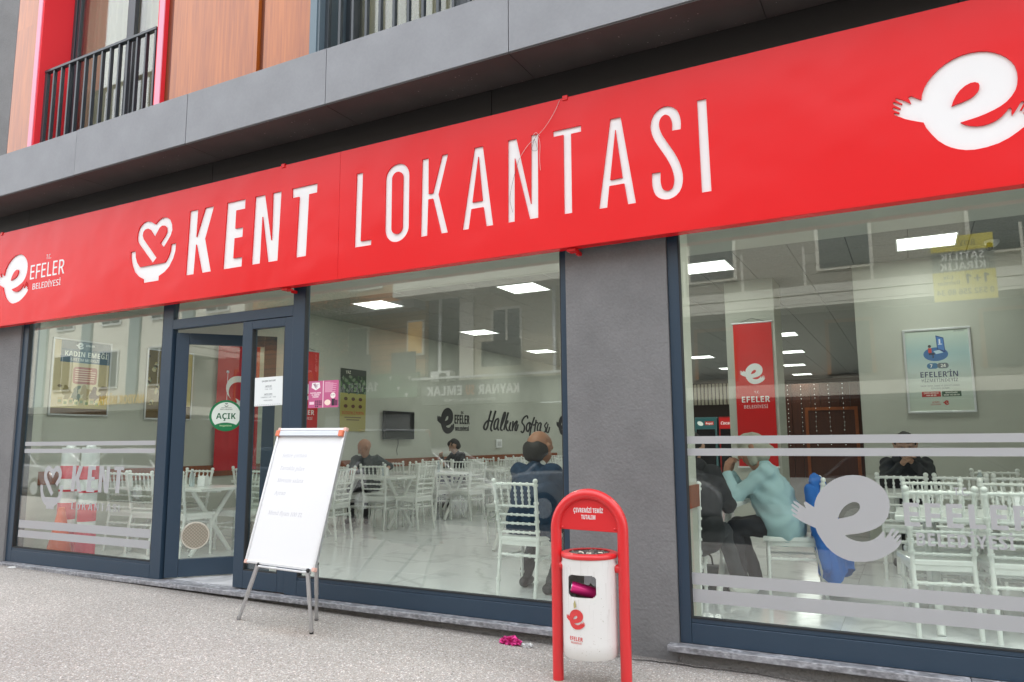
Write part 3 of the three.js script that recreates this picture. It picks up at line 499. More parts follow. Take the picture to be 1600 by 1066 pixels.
{
  const p1 = canvasTex(512, 640, (g) => {
    g.fillStyle = '#c9b98d'; g.fillRect(0, 0, 512, 640); g.fillStyle = '#5f6f78'; g.fillRect(60, 0, 452, 70); g.fillStyle = '#3e5f70'; g.fillRect(60, 70, 452, 120); g.fillStyle = '#e8ece6'; g.font = 'bold 62px sans-serif'; g.fillText('KADIN EMEĞİ', 90, 135, 400); g.font = '34px sans-serif'; g.fillText('ÜRETİM MERKEZİ', 150, 175, 300);
    emblem2D(g, 230, 38, 110, '#e9eef0', '#5f6f78'); g.font = 'bold 24px sans-serif'; g.fillStyle = '#e9eef0'; g.fillText('EFELER', 280, 40);
    g.fillStyle = '#a8553f'; g.beginPath(); g.roundRect(180, 225, 220, 150, 26); g.fill(); g.fillStyle = '#e2c9a8'; for (let i = 0; i < 6; i++) g.fillRect(200, 245 + i * 20, 150 + (i * 37) % 40, 7);
    for (let i = 0; i < 46; i++) { g.fillStyle = ['#6d5b2e', '#8c7b3a', '#4d5a34', '#a58a4a', '#593f2a'][i % 5]; g.beginPath(); g.ellipse(70 + (i * 83) % 420, 400 + (i * 47) % 110, 20 + (i * 7) % 22, 12 + (i * 5) % 14, i, 0, 7); g.fill(); }
    for (let i = 0; i < 9; i++) { g.fillStyle = i % 2 ? '#d5c88a' : '#b59e5c'; g.fillRect(60 + i * 48, 500 + (i % 2) * 14, 38, 56); g.fillStyle = '#7a8a4a'; g.fillRect(66 + i * 48, 518 + (i % 2) * 14, 26, 24); } g.fillStyle = '#5e4a38'; g.fillRect(0, 590, 512, 50);
  });
  wallPrint('poster', 'framed poster headed KADIN EMEĞİ on the wall behind the left window', 'poster', -1.22, -0.48, 1.68, 2.6, p1, 0.02);
  const p2 = canvasTex(512, 640, (g) => {
    g.fillStyle = '#d9c68a'; g.fillRect(0, 0, 512, 640); g.fillStyle = '#7a6b3c'; g.fillRect(0, 0, 250, 640); g.fillStyle = '#a5532e'; g.font = 'bold 80px sans-serif'; g.fillText('GÜZ', 300, 90); g.fillStyle = '#8b4a2c'; g.beginPath(); g.ellipse(370, 300, 80, 120, 0, 0, 7); g.fill(); g.fillStyle = '#d5a878'; for (let i = 0; i < 9; i++) g.fillRect(320, 220 + i * 18, 100, 6);
    for (let i = 0; i < 60; i++) { g.fillStyle = ['#3e3a26', '#b6a463', '#c5b98a', '#5c4a2e', '#8f9a7a'][i % 5]; g.beginPath(); g.ellipse((i * 97) % 260, 60 + (i * 71) % 560, 24, 16, i, 0, 7); g.fill(); } g.fillStyle = '#6d5a3a'; g.fillRect(0, 520, 512, 120); g.fillStyle = '#c9a34a'; g.beginPath(); g.ellipse(380, 540, 60, 36, 0, 0, 7); g.fill();
  });
  wallPrint('poster', 'framed poster of food in brown and yellow, half behind the door post', 'poster', -2.45, -1.72, 1.66, 2.6, p2, 0.02);
  const flag = canvasTex(300, 900, (g) => { g.fillStyle = '#c40f1c'; g.fillRect(0, 0, 300, 900); g.save(); g.translate(150, 330); g.fillStyle = '#f3f1ee'; g.beginPath(); g.arc(0, 0, 88, 0, 7); g.fill(); g.fillStyle = '#c40f1c'; g.beginPath(); g.arc(6, 26, 71, 0, 7); g.fill(); g.fillStyle = '#f3f1ee'; g.beginPath(); for (let i = 0; i < 10; i++) { const a = i * PI / 5 + PI / 2, r = i % 2 ? 17 : 44; g.lineTo(10 + r * Math.cos(a), 104 + r * Math.sin(a)); } g.fill(); g.restore(); });
  {
    const t = thing('flag', 'long red flag with white crescent and star hung on the wall behind the door', 'flag', [XL + 0.03, 0.95, -3.25], PI / 2);
    const g = new THREE.PlaneGeometry(0.8, 1.9, 40, 1), q = g.attributes.position; for (let i = 0; i < q.count; i++) q.setZ(i, 0.012 * Math.sin(q.getX(i) * 15)); g.computeVertexNormals(); g.translate(0, 0.95, 0.01); part('cloth', g, std([1, 1, 1], 0.75, { map: flag, side: THREE.DoubleSide }), t); part('rod', rod(V(-0.42, 1.905, 0.01), V(0.42, 1.905, 0.01), 0.011), M.alu, t);
  }
  const ban = (g) => { g.fillStyle = '#d01216'; g.fillRect(0, 0, 300, 1140); emblem2D(g, 150, 410, 300, '#eceeee', '#d01216'); g.fillStyle = '#eceeee'; g.textAlign = 'center'; g.font = '26px sans-serif'; g.fillText('T.C.', 165, 565); g.font = 'bold 66px sans-serif'; g.fillText('EFELER', 150, 635, 240); g.font = '37px sans-serif'; g.fillText('BELEDİYESİ', 150, 682, 195); };
  const banTex = canvasTex(300, 1140, ban);
  const rodded = (label, pos, turn, w, h) => { const t = thing('banner', label, 'banner', pos, turn); const g = new THREE.PlaneGeometry(w, h); g.translate(0, h / 2, 0.006); part('cloth', g, phy([1, 1, 1], 0.4, { map: banTex }), t); part('backing', rb(-w / 2, w / 2, 0, h, -0.004, 0.004, 0.001), M.redWall, t); for (const y of [0, h]) part('rod', rod(V(-w / 2 - 0.015, y, 0.004), V(w / 2 + 0.015, y, 0.004), 0.013), M.alu, t); part('cord', [rod(V(-w / 2 + 0.05, h, 0.004), V(0, h + 0.06, 0.004), 0.003, 0.003, 5), rod(V(w / 2 - 0.05, h, 0.004), V(0, h + 0.06, 0.004), 0.003, 0.003, 5)], M.black, t); return t; };
  rodded('red municipal banner on the left wall beside the door post', [XL + 0.02, 0.95, -4.66], PI / 2, 0.62, 1.93);
  rodded('red municipal banner hanging on the white column in the right window', [-1.815, 0.98, -5.645], 0, 0.5, 1.93);
  const p3 = canvasTex(512, 768, (g) => {
    g.fillStyle = '#26301f'; g.fillRect(0, 0, 512, 300); g.fillStyle = '#a59a52'; g.fillRect(0, 300, 512, 468); for (let i = 0; i < 40; i++) { g.fillStyle = ['#3f5a34', '#5d7a48', '#1e2a1c', '#74806a'][i % 4]; g.beginPath(); g.ellipse((i * 91) % 512, 90 + (i * 53) % 200, 34, 20, i, 0, 7); g.fill(); }
    g.fillStyle = '#d9d6c6'; g.font = 'bold 56px sans-serif'; g.textAlign = 'center'; g.fillText('YAZ', 150, 62); g.fillStyle = '#5a2c20'; for (let i = 0; i < 3; i++) for (let j = 0; j < 2; j++) { g.beginPath(); g.ellipse(110 + i * 145, 370 + j * 90, 36, 22, 0, 0, 7); g.fill(); } g.fillStyle = '#b5442a'; g.font = 'bold 52px sans-serif'; g.fillText('DÜZGENLİ PORTA', 256, 560, 460); g.fillStyle = '#6e5a30'; g.fillRect(90, 590, 330, 14); g.fillRect(130, 620, 250, 14);
  });
  wallPrint('poster', 'dark green and yellow poster on the left wall behind the middle window', 'poster', -6.25, -5.54, 1.54, 2.66, p3, 0);
  // television
  const tv = thing('television', 'black flat television on the left wall of the dining room', 'television', [XL + 0.06, 1.4, -7.22], PI / 2);
  part('body', rb(-0.48, 0.48, 0, 0.54, -0.03, 0.03, 0.008), M.black, tv); part('screen', bx(-0.465, 0.465, 0.02, 0.525, 0.031, 0.033), M.screen, tv); part('cable', tube([[0.0, 0, -0.02], [0.02, -0.1, -0.03], [-0.02, -0.2, -0.03], [0.0, -0.3, -0.03]], 0.006, 16, 6), M.black, tv); part('bracket', bx(-0.1, 0.1, 0.15, 0.4, -0.06, -0.03), M.black, tv);
  // black wall lettering
  const onWall = (name, label, cat, z, y) => thing(name, label, cat, [XL + 0.003, y, z], PI / 2);
  const mk = (label, z) => { const l = onWall('wall_emblem', label, 'lettering', z, 1.52); const s = poly(shift(E_OUT, 0, 0.28, 1.05, 1.02)); s.holes.push(asPath(poly(shift(E_EYE, 0, 0.28, 1.05, 1.02)))); part('emblem', ext(s, 0.006, 0), M.black, l); part('lettering', lettering('EFELER', fontBold, 0.3, 0.93, 0.22, 0.42, 0.006, 0.006), M.black, l); part('lettering', lettering('BELEDİYESİ', fontBold, 0.33, 0.9, 0.07, 0.15, 0.006, 0.006), M.black, l); part('lettering', lettering('T.C.', fontBold, 0.56, 0.68, 0.45, 0.5, 0.006, 0.006), M.black, l); return l; };
  mk('black letter e emblem and EFELER lettering on the left wall beside the television', -9.03); mk('second black letter e emblem on the left wall, partly behind the pillar', -15.1);
  const hs = onWall('wall_script', 'black handwritten words Halkın Sofrası on the left wall', 'lettering', -12.2, 1.62);
  // script letters drawn as brush strokes, metres along the wall and up
  const st = (pts) => { const c = new THREE.CatmullRomCurve3(pts.map(([x, y]) => V(x / 2.3, y, 0))); const g = new THREE.TubeGeometry(c, pts.length * 6, 0.021, 6); g.scale(2.3, 1, 0.15); g.translate(0, 0, 0.004); return g; };
  const strokes = [
    [[[0.41, 0.48], [0.29, 0.25], [0.21, 0.07], [0.12, 0.02], [0.06, 0.07], [0.12, 0.17], [0.27, 0.24], [0.50, 0.22]], [[0.63, 0.49], [0.51, 0.28], [0.41, 0.13], [0.39, 0.04], [0.45, -0.01]]],
    [[[0.78, 0.31], [0.65, 0.27], [0.55, 0.13], [0.58, 0.03], [0.69, 0.09], [0.78, 0.29], [0.72, 0.09], [0.77, 0.01]]],
    [[[0.85, 0.06], [1.01, 0.24], [1.12, 0.42], [1.10, 0.48], [1.01, 0.37], [0.90, 0.15], [0.89, 0.03], [0.98, 0.02]]],
    [[[1.28, 0.47], [1.16, 0.27], [1.04, 0.03]], [[1.06, 0.12], [1.23, 0.22], [1.25, 0.27], [1.15, 0.17], [1.21, 0.03], [1.29, 0.01]]],
    [[[1.40, 0.23], [1.33, 0.05], [1.40, 0.01]]],
    [[[1.53, 0.26], [1.48, 0.01]], [[1.49, 0.07], [1.66, 0.23], [1.76, 0.27], [1.63, 0.05], [1.68, 0.01], [1.81, 0.18]]],
    [[[2.35, 0.34], [2.32, 0.41], [2.18, 0.38], [2.02, 0.24], [2.14, 0.15], [2.15, 0.06], [2.04, -0.03], [1.95, 0.01]]],
    [[[2.47, 0.25], [2.33, 0.20], [2.27, 0.06], [2.35, -0.00], [2.46, 0.11], [2.46, 0.24], [2.57, 0.18]]],
    [[[2.75, 0.39], [2.56, 0.13], [2.45, -0.11]], [[2.65, 0.17], [2.85, 0.21]]],
    [[[2.85, 0.32], [2.74, 0.00]], [[2.78, 0.15], [2.87, 0.26], [2.95, 0.23]]],
    [[[3.16, 0.25], [3.01, 0.22], [2.92, 0.07], [2.99, -0.00], [3.10, 0.09], [3.17, 0.24], [3.09, 0.06], [3.16, -0.01]]],
    [[[3.53, 0.27], [3.38, 0.17], [3.45, 0.09], [3.37, -0.01], [3.27, -0.01]]],
    [[[3.60, 0.23], [3.50, 0.01], [3.58, -0.02], [3.70, 0.14]]],
  ];
  for (const l of strokes) part('letter', l.map(st), M.black, hs);
  hs.position.set(XL + 0.003, 1.6, -10.55);
  const sw = thing('wall_socket', 'white socket box on the left wall under the script', 'socket', [XL + 0.02, 1.2, -11.3]); part('plate', rb(-0.01, 0.02, 0, 0.2, -0.14, 0.14, 0.006), M.white, sw); part('cover', rb(0.02, 0.03, 0.05, 0.15, -0.09, 0.09, 0.004), std([0.6, 0.6, 0.6], 0.5), sw);
  // framed poster on the inner wall
  const p4 = canvasTex(560, 800, (g) => {
    const gr = g.createLinearGradient(0, 0, 0, 800); gr.addColorStop(0, '#c9d3c6'); gr.addColorStop(0.3, '#a9c6c8'); gr.addColorStop(0.55, '#c1cfca'); gr.addColorStop(1, '#c5cdbf'); g.fillStyle = gr; g.fillRect(0, 0, 560, 800);
    g.fillStyle = '#2f6aa5'; g.beginPath(); g.ellipse(265, 245, 108, 66, 0, 0, 7); g.fill(); g.fillStyle = '#1d3f7c'; g.beginPath(); g.moveTo(276, 62); g.lineTo(344, 88); g.lineTo(352, 232); g.lineTo(282, 200); g.fill(); g.fillStyle = '#4b7fc4'; g.beginPath(); g.moveTo(282, 74); g.lineTo(338, 95); g.lineTo(344, 216); g.lineTo(288, 190); g.fill();
    g.fillStyle = '#dfe8f5'; g.fillRect(300, 100, 14, 44); g.fillRect(294, 146, 34, 8); g.fillStyle = '#b9d4e4'; g.beginPath(); g.moveTo(246, 214); g.lineTo(300, 204); g.lineTo(334, 232); g.lineTo(270, 244); g.fill(); g.fillStyle = '#20242e'; g.beginPath(); g.arc(216, 166, 14, 0, 7); g.fill(); g.fillStyle = '#c43a30'; g.fillRect(202, 184, 30, 46); g.fillStyle = '#26304a'; g.fillRect(206, 230, 50, 20); g.fillRect(236, 250, 10, 30);
    g.fillStyle = '#1e6c9c'; g.beginPath(); g.roundRect(180, 330, 100, 54, 27); g.fill(); g.fillStyle = '#5b6a74'; g.beginPath(); g.roundRect(270, 330, 100, 54, 27); g.fill(); g.fillStyle = '#f2f4f0'; g.font = 'bold 42px sans-serif'; g.textAlign = 'center'; g.fillText('7', 218, 372); g.fillText('24', 322, 372);
    g.fillStyle = '#24365c'; g.font = 'bold 74px sans-serif'; g.fillText('EFELER’İN', 280, 465, 340); g.fillStyle = '#5c6a70'; g.font = 'bold 42px sans-serif'; g.fillText('HİZMETİNDEYİZ', 280, 512, 335); g.font = '20px sans-serif'; g.fillText('TALEP, İSTEK, ÖNERİ VE ŞİKAYETLERİNİZ', 280, 556, 340); g.fillText('İÇİN BİZE ULAŞIN', 280, 580, 220);
    g.fillStyle = '#b3302c'; g.fillRect(116, 602, 165, 52); g.fillStyle = '#3f5a48'; g.fillRect(292, 602, 165, 52); g.fillStyle = '#f4efe6'; g.font = 'bold 20px sans-serif'; g.fillText('ÇAĞRI MERKEZİ', 198, 624, 130); g.fillText('444 60 09', 198, 646, 120); g.fillText('WHATSAPP', 374, 624, 120); g.fillText('0530 143 09 09', 374, 646, 140);
    g.fillStyle = '#b3302c'; g.font = '30px serif'; g.fillText('ANIL', 235, 718); g.fillRect(185, 728, 90, 4); emblem2D(g, 325, 712, 80, '#b3302c', '#c5cdbf'); g.font = '14px sans-serif'; g.fillText('EFELER', 372, 716); g.fillStyle = '#445'; g.fillText('KENT LOKANTASI', 480, 36, 90);
  });
  const q = thing('poster', 'silver framed poster with a blue drawing and 7/24 on the inner wall', 'poster', [0.325, 1.635, -5.405]);
  part('print', new THREE.PlaneGeometry(0.66, 0.98).translate(0, 0.5, 0.006), phy([1, 1, 1], 0.3, { map: p4 }), q); part('board', bx(-0.33, 0.33, 0.01, 0.99, -0.012, 0.003), M.white, q);
  for (const b of [[-0.35, 0.35, 0, 0.025], [-0.35, 0.35, 0.975, 1.0], [-0.35, -0.325, 0.026, 0.974], [0.325, 0.35, 0.026, 0.974]]) part('frame', rb(...b, -0.012, 0.02, 0.004, 2), M.alu, q);
  const cam = thing('security_camera', 'small dome camera under the ceiling at the right', 'camera', [0.92, CY, -4.9]); part('body', new THREE.SphereGeometry(0.075, 16, 10, 0, 7, PI / 2, PI / 2), M.white, cam); part('lens', new THREE.CylinderGeometry(0.03, 0.035, 0.07, 12).rotateX(1.1).translate(-0.03, -0.07, 0.05), M.black, cam);
  // far end: slatted partition, doors, fridges, string lights
  const sl = thing('slat_screen', 'pale vertical slat screen at the far left end of the room', 'screen', [-6.6, 1.9, -20]);
  for (let i = 0; i < 16; i++) wpart('slat', bx(-6.9 + i * 0.12, -6.83 + i * 0.12, 2.5, 3.18, -20.1, -20.0), std([0.4, 0.36, 0.28], 0.7), sl);
  const bw = thing('plank_wall', 'dark brown plank wall with doors at the far end of the room', 'wall', [-2.4, FY, -21.9]);
  for (let i = 0; i < 15; i++) wpart('plank', bx(-4.4 + i * 0.3, -4.115 + i * 0.3, FY, 3.2, -22 + rr(-0.02, 0.02), -21.9), M.slat, bw);
  wpart('door', bx(-3.0, -1.6, FY, 2.3, -21.88, -21.85), M.slat, bw); wpart('door_frame', [bx(-3.1, -3.0, FY, 2.4, -21.88, -21.82), bx(-1.6, -1.5, FY, 2.4, -21.88, -21.82), bx(-3.0, -1.6, 2.3, 2.4, -21.88, -21.82)], M.rail, bw);
  const bulb = std([1, 1, 1], 0.5, { emissive: C(1, 0.95, 0.85), emissiveIntensity: 0.5 });
  for (let i = 0; i < 6; i++) { const t = thing('string_lights', 'hanging string of tiny white lights before the far plank wall', 'lights', [-4.0 + i * 0.42, 0.8, -21.6], 0, 'light strings on the far wall'); part('cord', rod(V(0, 0, 0), V(0, 2.3, 0), 0.004, 0.004, 4), M.black, t); const gs = []; for (let k = 0; k < 16; k++) gs.push(new THREE.SphereGeometry(0.011, 6, 4).translate(rr(-0.01, 0.01), 0.05 + k * 0.15 + rr(0, 0.05), 0.01)); part('bulb', gs, bulb, t).userData = { kind: 'stuff' }; }
  const fridge = (label, x, col, draw) => { const t = thing('drinks_fridge', label, 'fridge', [x, FY, -20.4]); part('cabinet', rb(-0.36, 0.36, 0, 2.0, -0.3, 0.3, 0.02), std(col, 0.4), t); part('door', bx(-0.3, 0.3, 0.15, 1.6, 0.302, 0.33), M.screen, t); const g = new THREE.PlaneGeometry(0.66, 0.34).translate(0, 1.79, 0.304); part('header', g, std([1, 1, 1], 0.4, { map: canvasTex(256, 128, draw), emissive: C(1, 1, 1), emissiveMap: canvasTex(256, 128, draw), emissiveIntensity: 0.25 }), t); return t; };
  fridge('teal topped drinks fridge at the far end of the room', -5.98, [0.1, 0.22, 0.23], (g) => { g.fillStyle = '#2e5f62'; g.fillRect(0, 0, 256, 128); g.fillStyle = '#e9efe9'; g.beginPath(); g.ellipse(60, 64, 40, 26, 0.4, 0, 7); g.fill(); g.fillStyle = '#c43020'; g.fillRect(120, 40, 110, 44); g.fillStyle = '#fff'; g.font = 'bold 34px sans-serif'; g.fillText('Pepsi', 130, 76); });
  fridge('red topped drinks fridge with white script at the far end', -5.2, [0.42, 0.02, 0.02], (g) => { g.fillStyle = '#c01818'; g.fillRect(0, 0, 256, 128); g.fillStyle = '#fff'; g.font = 'italic bold 52px serif'; g.fillText('Coca-Cola', 10, 80, 236); });
  const notice = canvasTex(128, 192, (g) => { g.fillStyle = '#e0a21c'; g.fillRect(0, 0, 128, 192); g.fillStyle = '#8c4a10'; g.font = 'bold 30px sans-serif'; g.fillText('DUYARLI', 6, 40, 116); g.fillStyle = '#b33420'; g.fillRect(20, 110, 88, 60); });
  const nt = thing('notice_board', 'small orange notice at the foot of the red banner on the column', 'notice', [-1.9, 1.08, -5.6]); part('board', rb(-0.11, 0.11, 0, 0.32, -0.01, 0.004, 0.002), std([0.8, 0.5, 0.05], 0.6), nt); part('print', new THREE.PlaneGeometry(0.21, 0.31).translate(0, 0.16, 0.0065), std([1, 1, 1], 0.6, { map: notice }), nt);
}

// ---------------------------------------------------------------- chairs and tables
function turned(a, b, r, beads, rBead = r * 1.45, seg = 8) {
  const gs = [rod(a, b, r, r, seg)], d = b.clone().sub(a), L = d.length(), u = d.clone().normalize();
  for (const f of beads) { const c = a.clone().add(d.clone().multiplyScalar(f)), h = 0.008 / L; gs.push(rod(c.clone().addScaledVector(u, -h * L), c.clone().addScaledVector(u, h * L), rBead, rBead, seg)); }
  return gs;
}
const chair0 = (() => {
  const t = new THREE.Group(); t.name = 'spindle_chair'; t.userData = { label: '', category: 'chair' };
  const P = (s, y) => V(s * (y > 0.45 ? 0.172 + (y - 0.45) * 0.045 : 0.172), y, y > 0.45 ? -0.185 - (y - 0.45) * 0.16 : -0.185 - (0.45 - y) * 0.13);
  const seat = new THREE.ExtrudeGeometry(poly([[-0.172, -0.19], [0.172, -0.19], [0.205, 0.16], [0.19, 0.2], [-0.19, 0.2], [-0.205, 0.16]]), { depth: 0.02, bevelEnabled: true, bevelSize: 0.008, bevelThickness: 0.008, bevelSegments: 2 }); seat.rotateX(PI / 2); seat.translate(0, 0.462, 0);
  part('seat', seat, M.chair, t);
  part('apron', [bx(-0.165, 0.165, 0.395, 0.434, 0.165, 0.187), bx(-0.165, 0.165, 0.4, 0.434, -0.19, -0.172), bx(-0.187, -0.168, 0.4, 0.434, -0.17, 0.164), bx(0.168, 0.187, 0.4, 0.434, -0.17, 0.164)], M.chair, t);
  for (const s of [-1, 1]) {
    part('back_post', [...turned(P(s, 0), P(s, 0.45), 0.0145, [0.3, 0.66, 0.72]), ...turned(P(s, 0.45), P(s, 0.905), 0.0155, [0.15, 0.32, 0.48, 0.64, 0.95]), new THREE.SphereGeometry(0.021, 10, 8).translate(...P(s, 0.915).toArray())], M.chair, t);
    part('front_leg', turned(V(s * 0.178, 0, 0.175), V(s * 0.174, 0.44, 0.17), 0.0135, [0.3, 0.68, 0.73]).concat([new THREE.SphereGeometry(0.018, 8, 6).translate(s * 0.178, 0.012, 0.175)]), M.chair, t);
    part('stretcher', turned(V(P(s, 0.3).x, 0.3, P(s, 0.3).z), V(s * 0.176, 0.3, 0.173), 0.0095, [0.25, 0.44, 0.5, 0.56, 0.75]), M.chair, t);
  }
  for (const y of [0.505, 0.575, 0.645, 0.715, 0.89]) part('back_rail', turned(P(-1, y), P(1, y), y > 0.8 ? 0.0115 : 0.009, [0.2, 0.36, 0.5, 0.64, 0.8]), M.chair, t);
  for (let i = 1; i <= 5; i++) { const f = i / 6, a = P(-1, 0.715).lerp(P(1, 0.715), f), b = P(-1, 0.89).lerp(P(1, 0.89), f); part('spindle', turned(a, b, 0.0072, [0.3, 0.5, 0.7], 0.012, 6), M.chair, t); }
  part('stretcher', turned(P(-1, 0.325), P(1, 0.325), 0.0105, [0.2, 0.44, 0.5, 0.56, 0.8]), M.chair, t);
  part('stretcher', turned(V(-0.177, 0.27, 0.173), V(0.177, 0.27, 0.173), 0.0095, [0.2, 0.5, 0.8]), M.chair, t);
  return t;
})();
function chair(x, z, turn, label, group) { if (z < -1.5) turn += rr(-0.14, 0.14); return copyOf(chair0, [x, FY, z], turn, label, group); }
const table0 = (() => {
  const t = new THREE.Group(); t.name = 'dining_table'; t.userData = { label: '', category: 'table' };
  part('tabletop', rb(-0.7, 0.7, 0.705, 0.74, -0.35, 0.35, 0.008, 2), M.chair, t);
  for (const s of [-1, 1]) for (const q of [-1, 1]) part('leg', rod(V(s * 0.5 + q * 0.016, 0, q * 0.3), V(s * 0.5 + q * 0.016, 0.704, -q * 0.27), 0.026, 0.026, 12), M.chair, t);
  part('crossbar', rod(V(-0.5, 0.352, 0), V(0.5, 0.352, 0), 0.018, 0.018, 10), M.chair, t); part('brace', bx(-0.6, 0.6, 0.68, 0.704, -0.03, 0.03), M.chair, t);
  return t;
})();
function table(x, z, turn, label, group) {
  const t = copyOf(table0, [x, FY, z], turn, label, group);
  if (group) return t;
  const b = thing('water_bottle', 'clear water bottle on the ' + label.split(' ').slice(0, 11).join(' '), 'bottle', [x + 0.22, FY + 0.741, z + 0.04]);
  part('body', new THREE.LatheGeometry([[0, 0], [0.03, 0.002], [0.032, 0.1], [0.028, 0.14], [0.012, 0.175], [0.012, 0.185]].map(([p, q]) => new THREE.Vector2(p, q)), 16), phy([0.8, 0.86, 0.88], 0.1, { transmission: 0.7, thickness: 0 }), b); part('cap', new THREE.CylinderGeometry(0.014, 0.014, 0.018, 12).translate(0, 0.192, 0), M.white, b);
  return t;
}
const N = PI;   // facing into the room
const far = 'white spindle backed chair at one of the tables along the left wall', farG = 'chairs at the tables along the left wall';
table(-7.62, -1.36, 0.05, 'white table with crossed legs just behind the left window and the open door');
chair(-8.27, -1.22, N + 0.12, 'white spindle chair nearest the traffic posts behind the left window');
chair(-7.8, -1.17, N + 0.1, 'white spindle chair behind the left window, next to the door post');
chair(-7.25, -1.17, N + 0.02, 'white spindle chair seen in the gap beside the open door');
chair(-7.9, -1.62, 0.05, 'white chair on the far side of the table behind the left window'); chair(-7.1, -1.75, -0.1, 'white chair on the far side of the crossed leg table in the doorway');
const tablesL = [[-2.95, -7.5], [-4.38, -7.2], [-5.85, -7.2], [-7.35, -7.2], [-8.85, -7.2], [-10.4, -7.2], [-12.2, -7.2]];
tablesL.forEach(([z, x], i) => {
  const where = ['at the table behind the door', 'at the table of the bald man', 'at the table under the television'][i], g = i > 2;
  table(x, z, rr(-0.02, 0.02), ['white table behind the door leaves, second from the front along the wall', 'white crossed leg table where a bald man sits, behind the easel', 'white crossed leg table under the television'][i] || 'white table in the far part of the row along the left wall', g ? 'far tables along the left wall' : undefined);
  for (const s of [-1, 1]) {
    const side = s < 0 ? 'left' : 'right';
    chair(x + s * 0.33 + rr(-0.05, 0.05), z + 0.24 + rr(-0.03, 0.05), N + rr(-0.12, 0.12), g ? far : `${side} white chair, its back to the street, ${where}`, g ? farG : undefined);
    chair(x + s * 0.33 + rr(-0.05, 0.05), z - 0.3 + rr(-0.08, 0.03), rr(-0.12, 0.12), g ? far : `${side} white chair, facing the street, ${where}`, g ? farG : undefined);
  }
  chair(x + 0.78, z + rr(-0.1, 0.1), -PI / 2 + rr(-0.15, 0.15), g ? far : `white chair, sideways at the right end, ${where}`, g ? farG : undefined);
});
table(-3.8, -3.2, 0.02, 'white table whose end shows left of the man in the blue jumper');
chair(-4.52, -3.62, 0.35, 'white chair behind the table left of the man in the blue jumper'); chair(-3.5, -3.6, 0, 'white chair at the table hidden behind the man in the blue jumper');
chair(-2.85, -0.98, N - 0.04, 'white spindle chair close to the glass where the man in the blue jumper sits');
// behind the right window
table(0.56, -1.19, 0, 'white table right behind the frosted lettering of the right window');
chair(0.085, -1.06, N + 0.16, 'left of the two white spindle chairs behind the frosted lettering'); chair(0.53, -1.08, N + 0.1, 'white spindle chair at the right edge of the picture, second behind the frosted lettering'); chair(1.05, -1.05, N, 'white spindle chair beyond the right edge of the picture');
chair(0.1, -1.68, 0.1, 'white chair facing the street across the table behind the frosted lettering'); chair(0.62, -1.7, -0.1, 'second white chair facing the street across the table behind the frosted lettering');
table(-1.95, -1.75, 0, 'white table behind the grey pillar where the woman in the pale blue jumper eats');
table(0.3, -3.5, 0, 'white table of the hooded person deep behind the right window'); table(1.75, -3.5, 0, 'white table beside that of the hooded person, further right');
const rowL = 'white spindle chair in the row before the hooded person', rowG = 'chairs before the hooded person';
for (const x of [-0.12, 0.34, 0.8, 1.3, 1.8]) chair(x, -3.15, N + rr(-0.1, 0.1), rowL, rowG);
chair(-0.08, -4.15, 0, 'white chair under the hooded person'); chair(0.7, -3.9, 0.1, 'white chair beside the hooded person');
chair(-0.93, -1.84, -PI / 2 + 0.06, 'white chair under the woman in the pale blue jumper'); chair(-1.62, -1.02, N + 0.15, 'white chair of the person in dark clothes at the left edge of the right window');

